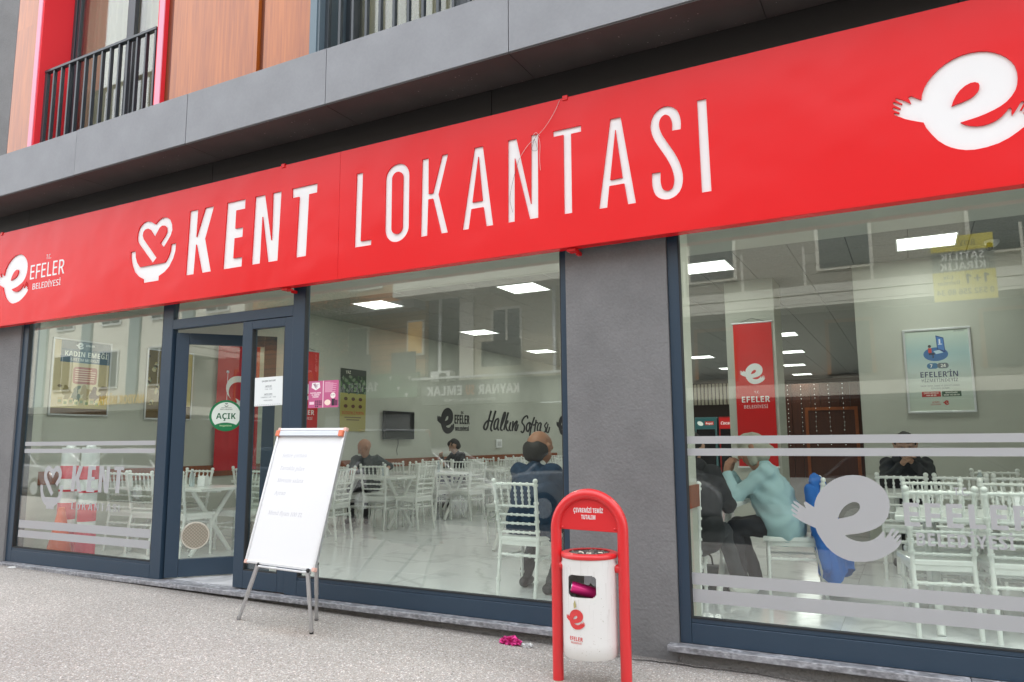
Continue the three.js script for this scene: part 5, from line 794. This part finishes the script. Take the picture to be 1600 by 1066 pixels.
// ---------------------------------------------------------------- litter bin
{
  const t = thing('litter_bin', 'white cylindrical litter bin in a red tubular arch on the pavement', 'litter bin', [-1.657, 0.0, 0.65], 0.06);
  const red = phy([0.7, 0.02, 0.025], 0.34, { clearcoat: 0.5, clearcoatRoughness: 0.25 }), wht = phy([0.82, 0.82, 0.83], 0.38, { clearcoat: 0.3 });
  const r = 0.198, yc = 0.835, pts = [V(-r, -0.02, 0), V(-r, 0.3, 0), V(-r, 0.6, 0)]; class Arch extends THREE.Curve { getPoint(u) { const L = yc + 0.02, A = PI * r, T = 2 * L + A, s = u * T; if (s < L) return V(-r, -0.02 + s, 0); if (s > L + A) return V(r, yc - (s - L - A), 0); const a = PI - (s - L) / r; return V(r * Math.cos(a), yc + r * Math.sin(a), 0); } } void pts;
  part('arch', new THREE.TubeGeometry(new Arch(), 120, 0.031, 16), red, t);
  const s = new THREE.Shape(); s.moveTo(-r + 0.02, yc - 0.01); s.absarc(0, yc, r - 0.02, PI, 0, true); s.lineTo(r - 0.02, yc - 0.01); part('panel', ext(s, 0.012, -0.006, 24, 0.002), red, t);
  for (const [q, a, b, c, d] of [['ÇEVREMİZİ TEMİZ', -0.088, 0.088, 0.93, 0.955], ['TUTALIM', -0.042, 0.042, 0.893, 0.917]]) part('lettering', lettering(q, fontBold, a, b, c, d, 0.0075, 0.0015), wht, t);
  part('bolt', [new THREE.SphereGeometry(0.008, 8, 6).translate(-0.155, 0.845, 0.006), new THREE.SphereGeometry(0.008, 8, 6).translate(0.155, 0.845, 0.006)], red, t);
  for (const x of [-1, 1]) { part('base_plate', rb(x * r - 0.048, x * r + 0.048, -0.014, -0.001, -0.048, 0.048, 0.003), red, t); part('pivot', new THREE.CylinderGeometry(0.024, 0.024, 0.05, 16).rotateZ(PI / 2).translate(x * 0.178, 0.63, 0), red, t); }
  // drum with two rounded openings
  const R = 0.153, y0 = 0.162, y1 = 0.70, nA = 120, oy0 = 0.49, oy1 = 0.605, oa = 0.56, rad = 0.026;
  const inside = (a, y) => { const d = Math.atan2(Math.sin(a), Math.cos(a)), d2 = Math.atan2(Math.sin(a - PI), Math.cos(a - PI)); for (const q of [d, d2]) { const px = Math.max(0, Math.abs(q) * R - (oa * R - rad)), py = Math.max(0, Math.abs(y - (oy0 + oy1) / 2) - ((oy1 - oy0) / 2 - rad)); if (Math.hypot(px, py) < rad && Math.abs(q) < oa) return true; } return false; };
  const drum = (Rr) => { const p = [], ys = []; for (let y = y0; y <= y1 + 1e-6; y += (y1 - y0) / 110) ys.push(y); const uvs = [], P = (a, y) => { const k = y < y0 + 0.02 ? -0.006 * (1 - (y - y0) / 0.02) : Math.abs(y - 0.655) < 0.012 ? 0.005 * Math.cos((y - 0.655) / 0.012 * PI / 2) : 0; return [(Rr + k) * Math.sin(a), y, (Rr + k) * Math.cos(a)]; };
    for (let j = 0; j + 1 < ys.length; j++) for (let i = 0; i < nA * 2; i++) { const a = i / nA * PI, b = (i + 1) / nA * PI; if (inside((a + b) / 2, (ys[j] + ys[j + 1]) / 2)) continue; for (const [s, q] of [[a, j], [b, j], [b, j + 1], [a, j], [b, j + 1], [a, j + 1]]) uvs.push(s / (2 * PI), (ys[q] - y0) / (y1 - y0)); p.push(...P(a, ys[j]), ...P(b, ys[j]), ...P(b, ys[j + 1]), ...P(a, ys[j]), ...P(b, ys[j + 1]), ...P(a, ys[j + 1])); }
    const g = new THREE.BufferGeometry(); g.setAttribute('position', new THREE.Float32BufferAttribute(p, 3)); const nn = []; for (let i = 0; i < p.length; i += 3) { const l = Math.hypot(p[i], p[i + 2]); nn.push(p[i] / l, 0, p[i + 2] / l); } g.setAttribute('normal', new THREE.Float32BufferAttribute(nn, 3)); g.setAttribute('uv', new THREE.Float32BufferAttribute(uvs, 2)); return g; };
  const worn = canvasTex(1024, 512, (g) => {
    g.fillStyle = '#e9e8e6'; g.fillRect(0, 0, 1024, 512); let q = 99; const r = () => { q = (q * 16807) % 2147483647; return q / 2147483647; };
    for (let i = 0; i < 130; i++) { const x = r() * 1024, y = r() * 300, h = 40 + r() * 160, l = g.createLinearGradient(0, y, 0, y + h); l.addColorStop(0, 'rgba(120,110,96,0.13)'); l.addColorStop(1, 'rgba(120,110,96,0)'); g.fillStyle = l; g.fillRect(x, y, 1.5 + r() * 4, h); }
    for (let i = 0; i < 240; i++) { g.fillStyle = `rgba(${90 + r() * 40},${80 + r() * 30},70,${0.15 + 0.35 * r()})`; g.beginPath(); g.ellipse(r() * 1024, 512 - r() * r() * 512, 0.8 + r() * 1.8, 0.6 + r() * 1.6, r() * 3, 0, 7); g.fill(); }
    for (let i = 0; i < 40; i++) { g.strokeStyle = 'rgba(110,105,100,0.28)'; g.lineWidth = 0.8; const x = r() * 1024, y = 150 + r() * 330; g.beginPath(); g.moveTo(x, y); g.lineTo(x + (r() - 0.5) * 40, y + (r() - 0.5) * 12); g.stroke(); }
    const b = g.createLinearGradient(0, 440, 0, 512); b.addColorStop(0, 'rgba(120,110,98,0)'); b.addColorStop(1, 'rgba(120,110,98,0.3)'); g.fillStyle = b; g.fillRect(0, 440, 1024, 72);
  }); const drumMat = phy([0.93, 0.93, 0.93], 0.38, { map: worn, clearcoat: 0.3 });
  part('drum', [drum(R), drum(R - 0.003)], drumMat, t); part('drum_floor', new THREE.CylinderGeometry(R - 0.004, R - 0.004, 0.01, 40).translate(0, y0 + 0.012, 0), wht, t);
  part('lid', new THREE.LatheGeometry([[0.116, 0.715], [0.124, 0.711], [0.146, 0.716], [0.158, 0.712], [0.161, 0.7], [0.158, 0.688], [0.154, 0.688], [0.154, 0.70], [0.116, 0.706], [0.116, 0.715]].map(([x, y]) => new THREE.Vector2(x, y)), 56), red, t);
  part('ash_plate', new THREE.CylinderGeometry(0.119, 0.119, 0.006, 40).translate(0, 0.706, 0), std([0.16, 0.14, 0.13], 0.9, { bumpMap: M.plaster.bumpMap, bumpScale: 0.05 }), t); const ash = []; for (let i = 0; i < 60; i++) { const a = rr(0, 6.28), q = Math.sqrt(rnd()) * 0.1; ash.push(new THREE.IcosahedronGeometry(rr(0.003, 0.007), 0).translate(q * Math.cos(a), 0.711, q * Math.sin(a))); } part('ash', ash, std([0.22, 0.2, 0.18], 0.95), t).userData = { kind: 'stuff' };
  part('butts', [[-0.05, 0.03, 0.4], [-0.02, 0.05, 1.2], [0.03, 0.06, 2.6], [0.06, 0.02, 0.1]].map(([x, z, a]) => rod(V(x, 0.714, z), V(x + 0.026 * Math.cos(a), 0.714, z + 0.026 * Math.sin(a)), 0.004, 0.004, 6)), std([0.75, 0.7, 0.6], 0.8), t);
  const wrap = (name, geo, m) => { const p = geo.attributes.position; for (let i = 0; i < p.count; i++) { const a = p.getX(i) / R, q = R + 0.0012 + 0.0024 * (geo.type === 'ShapeGeometry') + p.getZ(i); p.setXYZ(i, q * Math.sin(a), p.getY(i), q * Math.cos(a)); } geo.computeVertexNormals(); return part(name, geo, m, t); };
  const print = phy([0.66, 0.05, 0.05], 0.4, { side: THREE.DoubleSide });
  const sh = poly(shift(E_OUT, -0.032, 0.375, 0.19)); sh.holes.push(asPath(poly(shift(E_EYE, -0.032, 0.375, 0.19)))); wrap('printed_emblem', new THREE.ShapeGeometry(sh), print);
  wrap('printed_lettering', lettering('EFELER', fontBold, -0.076, 0.006, 0.263, 0.283, 0, 0.0005), print); wrap('printed_lettering', lettering('BELEDİYESİ', fontReg, -0.068, -0.002, 0.247, 0.256, 0, 0.0005), print);
  wrap('stain', new THREE.ShapeGeometry(poly([[-0.043, 0.43], [-0.028, 0.44], [-0.03, 0.455], [-0.037, 0.475], [-0.046, 0.455]])), std([0.45, 0.4, 0.18], 0.7, { side: THREE.DoubleSide }));
  // can and rubbish
  const can = thing('drink_can', 'crushed pink drinks can lying in the opening of the litter bin', 'can', [-1.672, 0.516, 0.722]); part('body', new THREE.LatheGeometry([[0, -0.075], [0.026, -0.075], [0.032, -0.066], [0.032, 0.058], [0.026, 0.07]].map(([x, y]) => new THREE.Vector2(x, y)), 24), phy([0.75, 0.03, 0.22], 0.3, { metalness: 0.3 }), can); part('top', new THREE.LatheGeometry([[0.0265, 0.07], [0.0275, 0.074], [0.024, 0.071], [0, 0.069]].map(([x, y]) => new THREE.Vector2(x, y)), 24), M.chrome, can); can.quaternion.setFromUnitVectors(V(0, 1, 0), V(-0.78, 0.3, 0.55).normalize());
  const rub = thing('rubbish', 'clear crumpled plastic and rubbish inside the litter bin', 'rubbish', [-1.657, 0.15, 0.65]); const gs = []; for (let i = 0; i < 26; i++) { const g = new THREE.IcosahedronGeometry(rr(0.02, 0.05), 1), p = g.attributes.position; for (let k = 0; k < p.count; k++) { const h = Math.sin(p.getX(k) * 190 + i) * Math.cos(p.getY(k) * 150 + i * 2) * 0.3 + 1; p.setXYZ(k, p.getX(k) * h, p.getY(k) * h, p.getZ(k) * h); } g.computeVertexNormals(); const a = rr(0, 6.28), q = rr(0, 0.1); g.translate(q * Math.cos(a), rr(0.12, 0.34), q * Math.sin(a)); gs.push(g); } part('heap', gs, std([0.3, 0.29, 0.27], 0.5), rub).userData = { kind: 'stuff' };
}
// wrapper and bits on the pavement
{
  const crumple = (r, s) => { const g = new THREE.IcosahedronGeometry(r, 3), p = g.attributes.position; for (let k = 0; k < p.count; k++) { const x = p.getX(k) / r, y = p.getY(k) / r, z = p.getZ(k) / r, h = 0.72 + 0.28 * Math.sin(x * 9 + s) * Math.cos(z * 11 + 2 * s) + 0.2 * Math.sin(y * 14 + s + x * 7); p.setXYZ(k, x * r * h, y * r * h, z * r * h); } g.computeVertexNormals(); return g; };
  const t = thing('sweet_wrapper', 'crumpled shiny pink wrapper on the pavement at the foot of the wall', 'wrapper', [-2.43, 0.035, 0.16]); part('foil', [crumple(0.05, 1).scale(1.4, 0.75, 0.8), crumple(0.035, 3).scale(1.3, 0.7, 0.7).translate(0.05, -0.002, 0.01), crumple(0.03, 5).scale(1, 0.8, 0.8).translate(-0.05, -0.005, 0.01)], std([0.55, 0.03, 0.2], 0.3, { metalness: 0.55, flatShading: true }), t);
  const p = thing('plastic_scrap', 'clear plastic scrap beside the pink wrapper', 'scrap', [-2.3, 0.022, 0.17]); part('film', crumple(0.035, 7).scale(1.4, 0.5, 0.8), phy([0.8, 0.8, 0.8], 0.2, { transmission: 0.5, thickness: 0 }), p);
  const b = thing('paper_scrap', 'torn white paper scrap at the left end of the marble sill', 'scrap', [-8.3, 0.084, 0.1]); part('sheet', crumple(0.04, 9).scale(1.6, 0.2, 0.8), std([0.75, 0.75, 0.74], 0.8), b);
}

// ---------------------------------------------------------------- across the street: what the panes mirror
{
  const Z0 = 13.5, F = PI, render = (c) => std(c, 0.85), beige = render([0.62, 0.57, 0.45]), cream = render([0.82, 0.78, 0.68]), dgrey = render([0.06, 0.06, 0.06]), brick = std([1, 1, 1], 0.9, { map: dataTex(128, (u, v) => { const r = Math.floor(v * 12), e = (v * 12) % 1 < 0.12; return e ? [0.42, 0.33, 0.24] : [0.68 + 0.05 * Math.sin(r * 7), 0.5, 0.3]; }, true, [0.5, 0.5]) });
  const winGlass = phy([0.03, 0.035, 0.04], 0.08), lit = std([0.6, 0.38, 0.12], 0.6, { emissive: C(1, 0.55, 0.15), emissiveIntensity: 0.5 });
  const sign = (t, name, text, font, x0, x1, y0, y1, z, m) => { const g = lettering(text, font, 0, x1 - x0, 0, y1 - y0, 0.02, 0.02); g.rotateY(PI); g.translate(x1, y0, z); return wpart(name, g, m, t); };
  const box = (t, n, a, b, c, d, e, f, m) => wpart(n, bx(a, b, c, d, e, f), m, t);
  // building with the estate agent, opposite the middle window
  let t = thing('apartment_building', 'beige apartment house across the street with balconies over an estate agent', 'building', [-10.4, -0.16, Z0 + 4]);
  box(t, 'wall', -11.4, -5.0, 3.0, 9.5, Z0, Z0 + 8, beige); box(t, 'shop_front', -12.7, -5.0, -0.16, 2.4, Z0 + 0.3, Z0 + 8, dgrey); box(t, 'side_wall', -12.7, -11.42, 3.0, 9.5, Z0 + 0.25, Z0 + 8, dgrey);
  box(t, 'string_course', -11.42, -10.95, 3.05, 6.0, Z0 - 0.05, Z0 - 0.002, cream); box(t, 'balcony_slab', -13.2, -5.0, 5.55, 5.75, Z0 - 0.9, Z0 - 0.003, cream); box(t, 'balcony_front', -13.2, -5.0, 5.76, 6.4, Z0 - 0.9, Z0 - 0.75, cream);
  for (const [a, b, c, d] of [[-10.3, -9.45, 3.5, 5.05], [-7.6, -6.7, 3.5, 5.05], [-10.3, -9.0, 6.6, 8.4], [-7.8, -6.6, 6.6, 8.4]]) { const f = wpart('window', [bx(a - 0.07, a, c, d, Z0 - 0.05, Z0 - 0.003), bx(b, b + 0.07, c, d, Z0 - 0.05, Z0 - 0.003), bx(a, b, d, d + 0.07, Z0 - 0.05, Z0 - 0.003), bx((a + b) / 2 - 0.03, (a + b) / 2 + 0.03, c, d, Z0 - 0.04, Z0 - 0.003)], cream, t); wpart('pane', [bx(a, b, c, d, Z0 - 0.02, Z0 - 0.004)], winGlass, f); }
  box(t, 'balcony_panel', -10.42, -9.2, 3.4, 4.1, Z0 - 0.5, Z0 - 0.46, dgrey); box(t, 'balcony_panel', -7.8, -6.5, 3.4, 4.1, Z0 - 0.5, Z0 - 0.46, dgrey);
  box(t, 'sign_board', -12.7, -5.0, 2.42, 3.1, Z0 - 0.1, Z0 + 0.2, std([0.1, 0.11, 0.1], 0.6)); const wh = std([0.85, 0.85, 0.83], 0.6), og = std([0.5, 0.16, 0.05], 0.6);
  sign(t, 'lettering', 'KAYNAR', fontBold, -10.75, -9.45, 2.68, 2.95, Z0 - 0.1, wh);
  sign(t, 'lettering', 'EMLAK', fontBold, -12.5, -11.3, 2.68, 2.95, Z0 - 0.1, wh); sign(t, 'lettering', 'SU', fontBold, -11.15, -10.88, 2.68, 2.95, Z0 - 0.1, og); sign(t, 'lettering', '0256 213 00 00 - 0506 213 00 00', fontReg, -11.9, -10.2, 2.5, 2.57, Z0 - 0.1, wh);
  box(t, 'pipe', -13, -5.0, 3.16, 3.22, Z0 - 0.2, Z0 - 0.12, wh); box(t, 'downpipe', -8.4, -8.32, 3.2, 9, Z0 - 0.14, Z0 - 0.06, wh); box(t, 'downpipe', -12.25, -12.17, 3.3, 9, Z0 + 0.1, Z0 + 0.18, wh);
  let ac = thing('air_conditioner', 'white air conditioner box on the facade across the street', 'air conditioner', [-12.05, 3.02, Z0]); box(ac, 'case', -12.38, -11.72, 3.0, 3.4, Z0 - 0.1, Z0 + 0.2, wh); wpart('fan', new THREE.CylinderGeometry(0.15, 0.15, 0.02, 20).rotateX(PI / 2).translate(-11.95, 3.2, Z0 - 0.111), dgrey, ac);
  // brick building with the green shop sign
  t = thing('apartment_building', 'brick clad house across the street over a shop with a green sign', 'building', [-15, -0.16, Z0 + 4]);
  box(t, 'wall', -20, -12.72, 3.3, 8.5, Z0 + 0.1, Z0 + 8, brick); box(t, 'shop_front', -20, -12.72, -0.16, 3.3, Z0 + 0.4, Z0 + 8, dgrey); box(t, 'cornice', -20.2, -12.72, 5.3, 5.55, Z0 - 0.5, Z0 + 0.09, render([0.3, 0.3, 0.29])); box(t, 'shutter', -17, -13.4, 0.0, 2.2, Z0 + 0.3, Z0 + 0.39, render([0.3, 0.31, 0.3]));
  for (const [a, b, c, d, m] of [[-13.3, -12.8, 4.0, 4.95, lit], [-15.6, -14.9, 3.7, 4.9, winGlass], [-18, -17, 3.7, 4.9, winGlass], [-15.6, -14.4, 6.2, 7.6, winGlass]]) { const f = box(t, 'window', a - 0.06, b + 0.06, c - 0.06, d + 0.06, Z0 + 0.04, Z0 + 0.098, cream); wpart('pane', bx(a, b, c, d, Z0 + 0.02, Z0 + 0.039), m, f); }
  box(t, 'balcony_panel', -13.6, -12.73, 3.36, 4.0, Z0 - 0.4, Z0 - 0.36, dgrey); box(t, 'balcony_panel', -16.2, -14.4, 3.36, 4.0, Z0 - 0.4, Z0 - 0.36, dgrey);
  box(t, 'sign_board', -17.5, -12.86, 2.68, 3.42, Z0 - 0.1, Z0 + 0.05, std([0.07, 0.17, 0.09], 0.5)); sign(t, 'lettering', '1A-VER MARKET', fontBold, -17.0, -14.3, 2.9, 3.18, Z0 - 0.1, wh);
  for (const [x, y] of [[-13.2, 3.3], [-13.6, 3.0], [-13.9, 3.32], [-13.3, 2.8]]) wpart('triangle', ext(poly([[x, y], [x + 0.12, y], [x + 0.06, y - 0.12]]), 0.01, Z0 - 0.112), wh, t);
  // cream building opposite the right window, with two banded balconies and the yellow banner
  t = thing('apartment_building', 'cream house across the street with long banded balconies and a yellow banner', 'building', [0, -0.16, Z0 + 4]);
  box(t, 'wall', -4.98, 30, 2.6, 9.5, Z0, Z0 + 8, render([0.34, 0.31, 0.26])); box(t, 'shop_front', -4.98, 30, -0.16, 2.2, Z0 + 0.3, Z0 + 8, dgrey);
  for (const [a, b] of [[4.32, 4.5], [4.53, 4.72], [2.28, 2.56]]) box(t, 'band', -4.98, 30, a, b, Z0 - 0.9, Z0 - 0.75, cream); box(t, 'balcony_slab', -4.98, 9, 4.25, 4.31, Z0 - 0.9, Z0 - 0.003, cream); box(t, 'canopy', -4.98, 9, 2.2, 2.27, Z0 - 0.9, Z0 + 0.29, dgrey);
  for (const x of [-4.1, -1.1, 1.9, 4.6, 8, 11, 14, 17, 20]) { const f = wpart('window', [bx(x - 0.5, x - 0.42, 2.8, 4.05, Z0 - 0.05, Z0 - 0.003), bx(x + 0.42, x + 0.5, 2.8, 4.05, Z0 - 0.05, Z0 - 0.003), bx(x - 0.42, x + 0.42, 3.97, 4.05, Z0 - 0.05, Z0 - 0.003)], render([0.45, 0.22, 0.1]), t); wpart('pane', bx(x - 0.42, x + 0.42, 2.8, 3.97, Z0 - 0.03, Z0 - 0.004), winGlass, f); const u = box(t, 'window', x - 0.6, x + 0.6, 5.2, 6.9, Z0 - 0.05, Z0 - 0.003, cream); wpart('pane', bx(x - 0.52, x + 0.52, 5.26, 6.8, Z0 - 0.07, Z0 - 0.052), winGlass, u); }
  for (let i = 0; i < 6; i++) box(t, 'post', -4.6 + i * 1.35, -4.55 + i * 1.35, 4.73, 5.6, Z0 - 0.86, Z0 - 0.8, cream);
  const bnr = thing('banner', 'yellow and grey letting banner on the balcony across the street', 'banner', [1.14, 4.1, Z0 - 0.95]);
  const bt = canvasTex(440, 540, (g) => { g.fillStyle = '#e3cf2c'; g.fillRect(0, 0, 440, 540); g.fillStyle = '#77776f'; g.fillRect(0, 128, 440, 170); g.fillStyle = '#4a4636'; g.textAlign = 'center'; g.font = '60px serif'; g.fillText('ROYAL', 220, 88, 300); g.fillStyle = '#f0eee6'; g.font = 'bold 84px sans-serif'; g.fillText('SATILIK', 220, 202, 400); g.fillText('KİRALIK', 220, 284, 400); g.fillStyle = '#55513a'; g.font = 'bold 110px sans-serif'; g.fillText('1+1', 130, 404, 210); g.font = 'bold 42px sans-serif'; g.fillText('Lüx', 330, 356); g.fillText('Daireler', 330, 404, 180); g.font = 'bold 64px sans-serif'; g.fillText('0 532 256 80 34', 220, 490, 400); });
  wpart('cloth', new THREE.PlaneGeometry(1.1, 1.34).rotateY(PI).translate(1.14, 4.77, Z0 - 0.96), std([1, 1, 1], 0.6, { map: bt }), bnr); box(bnr, 'backing', 0.6, 1.68, 4.11, 5.43, Z0 - 0.955, Z0 - 0.94, wh);
  // row further left
  t = thing('apartment_building', 'pale terrace across the street further left with grey pilasters', 'building', [-28, -0.16, Z0 + 4]);
  box(t, 'wall', -42, -20.3, 2.9, 8.5, Z0, Z0 + 8, cream); box(t, 'shop_front', -42, -20.3, -0.16, 2.6, Z0 + 0.3, Z0 + 8, dgrey); box(t, 'sign_board', -42, -20.3, 2.62, 2.88, Z0 - 0.2, Z0 + 0.2, render([0.2, 0.2, 0.18]));
  for (let i = 0; i < 7; i++) { const x = -40.5 + i * 3; box(t, 'pilaster', x - 0.9, x - 0.3, 2.9, 8.5, Z0 - 0.1, Z0 - 0.003, render([0.3, 0.36, 0.36])); for (const [c, d] of [[3.5, 5.0], [6, 7.5]]) { const f = box(t, 'window', x + 0.3, x + 1.5, c, d, Z0 - 0.06, Z0 - 0.003, render([0.7, 0.7, 0.68])); wpart('pane', [bx(x + 0.38, x + 0.86, c + 0.08, d - 0.08, Z0 - 0.08, Z0 - 0.062), bx(x + 0.94, x + 1.42, c + 0.08, d - 0.08, Z0 - 0.08, Z0 - 0.062)], winGlass, f); } }
  const yel = std([0.65, 0.4, 0.04], 0.5, { emissive: C(1, 0.6, 0.08), emissiveIntensity: 0.25 });
  sign(t, 'sign_lettering', 'HAYDOK MİDYA', fontBold, -27.8, -25.1, 2.86, 3.2, Z0 - 0.22, yel);
  // street tree
  t = thing('street_tree', 'leafy street tree standing across the road', 'tree', [-15.7, -0.16, 12.4]);
  part('trunk', [rod(V(0, 0, 0), V(0.1, 2.6, 0), 0.13, 0.09, 10), rod(V(0.1, 2.5, 0), V(-0.8, 4.6, 0.2), 0.07, 0.03, 8), rod(V(0.1, 2.5, 0), V(0.7, 4.8, -0.2), 0.07, 0.03, 8), rod(V(0.1, 2.6, 0), V(0, 5.2, 0.3), 0.07, 0.03, 8)], std([0.1, 0.075, 0.055], 0.9), t);
  const p = [], col = [], g1 = [[-1.0, 5.0, 0.1, 1.1], [0.6, 5.2, -0.2, 1.2], [-0.1, 6.0, 0.2, 1.2], [-1.5, 5.8, 0, 0.9], [0.1, 4.3, 0.3, 0.9]];
  for (let i = 0; i < 9000; i++) { const [cx, cy, cz, R] = g1[i % 5], a = rr(0, 6.28), b = Math.acos(rr(-1, 1)), q = R * Math.cbrt(rnd()) * (0.7 + 0.4 * rnd()), x = cx + q * Math.sin(b) * Math.cos(a), y = cy + q * Math.cos(b) * 0.8, z = cz + q * Math.sin(b) * Math.sin(a); const u = V(rr(-1, 1), rr(-1, 1), rr(-1, 1)).normalize().multiplyScalar(0.075), v = V(rr(-1, 1), rr(-1, 1), rr(-1, 1)).normalize().multiplyScalar(0.06); p.push(x, y, z, x + u.x, y + u.y, z + u.z, x + v.x, y + v.y, z + v.z); }
  const lg = new THREE.BufferGeometry(); lg.setAttribute('position', new THREE.Float32BufferAttribute(p, 3)); lg.computeVertexNormals(); void col; part('crown', lg, std([0.05, 0.085, 0.03], 0.7, { side: THREE.DoubleSide }), t);
  // parked cars along the far side of the road
  const carPaint = (c) => phy(c, 0.3, { clearcoat: 1, clearcoatRoughness: 0.08, metalness: 0.2 });
  function car(label, x, z, paint, flip) {
    const c = thing('parked_car', label, 'car', [x, -0.3, z], flip ? PI : 0);
    const prof = (pts) => { const s = new THREE.Shape(); s.moveTo(...pts[0]); s.splineThru(pts.slice(1).map((q) => new THREE.Vector2(...q))); s.lineTo(pts[0][0], pts[0][1]); return s; };
    const b = new THREE.ExtrudeGeometry(prof([[-2.1, 0.32], [-2.15, 0.62], [-2.05, 0.88], [-1.2, 0.98], [0.9, 0.97], [1.75, 0.86], [2.12, 0.66], [2.14, 0.36]]), { depth: 1.5, bevelEnabled: true, bevelSize: 0.08, bevelThickness: 0.12, bevelSegments: 4, curveSegments: 24 }); b.translate(0, 0, -0.75); part('body', b, paint, c);
    const r = new THREE.ExtrudeGeometry(prof([[-1.85, 0.92], [-1.35, 1.32], [-0.6, 1.46], [0.2, 1.42], [0.75, 1.18], [1.15, 0.93]]), { depth: 1.26, bevelEnabled: true, bevelSize: 0.05, bevelThickness: 0.1, bevelSegments: 3, curveSegments: 20 }); r.translate(0, 0, -0.63); part('windows', r, winGlass, c);
    const rf = new THREE.ExtrudeGeometry(prof([[-1.45, 1.30], [-1.3, 1.39], [-0.6, 1.525], [0.2, 1.48], [0.5, 1.38], [0.45, 1.34]]), { depth: 1.16, bevelEnabled: true, bevelSize: 0.02, bevelThickness: 0.06, bevelSegments: 2, curveSegments: 20 }); rf.translate(0, 0, -0.58); part('roof', rf, paint, c);
    for (const s of [-1, 1]) { part('pillar', [rod(V(0.5, 1.4, s * 0.66), V(1.2, 0.95, s * 0.76), 0.035, 0.035, 6), rod(V(-0.3, 1.46, s * 0.66), V(-0.35, 0.95, s * 0.76), 0.035, 0.035, 6), rod(V(-1.35, 1.32, s * 0.66), V(-1.8, 0.95, s * 0.74), 0.05, 0.05, 6)], paint, c); for (const q of [-1.3, 1.35]) { const w = part('wheel', new THREE.CylinderGeometry(0.32, 0.32, 0.2, 24).rotateX(PI / 2).translate(q, 0.32, s * 0.78), M.black, c); part('rim', new THREE.CylinderGeometry(0.2, 0.2, 0.02, 16).rotateX(PI / 2).translate(q, 0.32, s * 0.89), M.alu, w); } part('headlight', new THREE.SphereGeometry(0.12, 12, 8).scale(0.6, 0.6, 1.4).translate(2.08, 0.7, s * 0.6), phy([0.7, 0.72, 0.75], 0.08), c); part('tail_light', rb(-2.2, -2.12, 0.68, 0.82, s * 0.62 - 0.14, s * 0.62 + 0.14, 0.02), M.redWall, c); }
    return c;
  }
  car('white parked car across the road', -9.9, 9.8, carPaint([0.5, 0.5, 0.51])); car('dark parked car across the road, right of the silver one', 0.4, 9.8, carPaint([0.03, 0.03, 0.035])); car('dark blue parked car across the road between the pale cars', -14.9, 9.9, carPaint([0.02, 0.03, 0.05]), true); car('silver parked car across the road', -5.3, 9.8, carPaint([0.26, 0.26, 0.27])); car('white parked hatchback far left across the road', -20.5, 9.9, carPaint([0.4, 0.4, 0.41]), true); car('pale grey parked car far left across the road', -25.5, 9.9, carPaint([0.3, 0.3, 0.31]));
}
scene.traverse((o) => { if (o.isMesh) { o.castShadow = true; o.receiveShadow = true; } });
renderer.render(scene, camera);
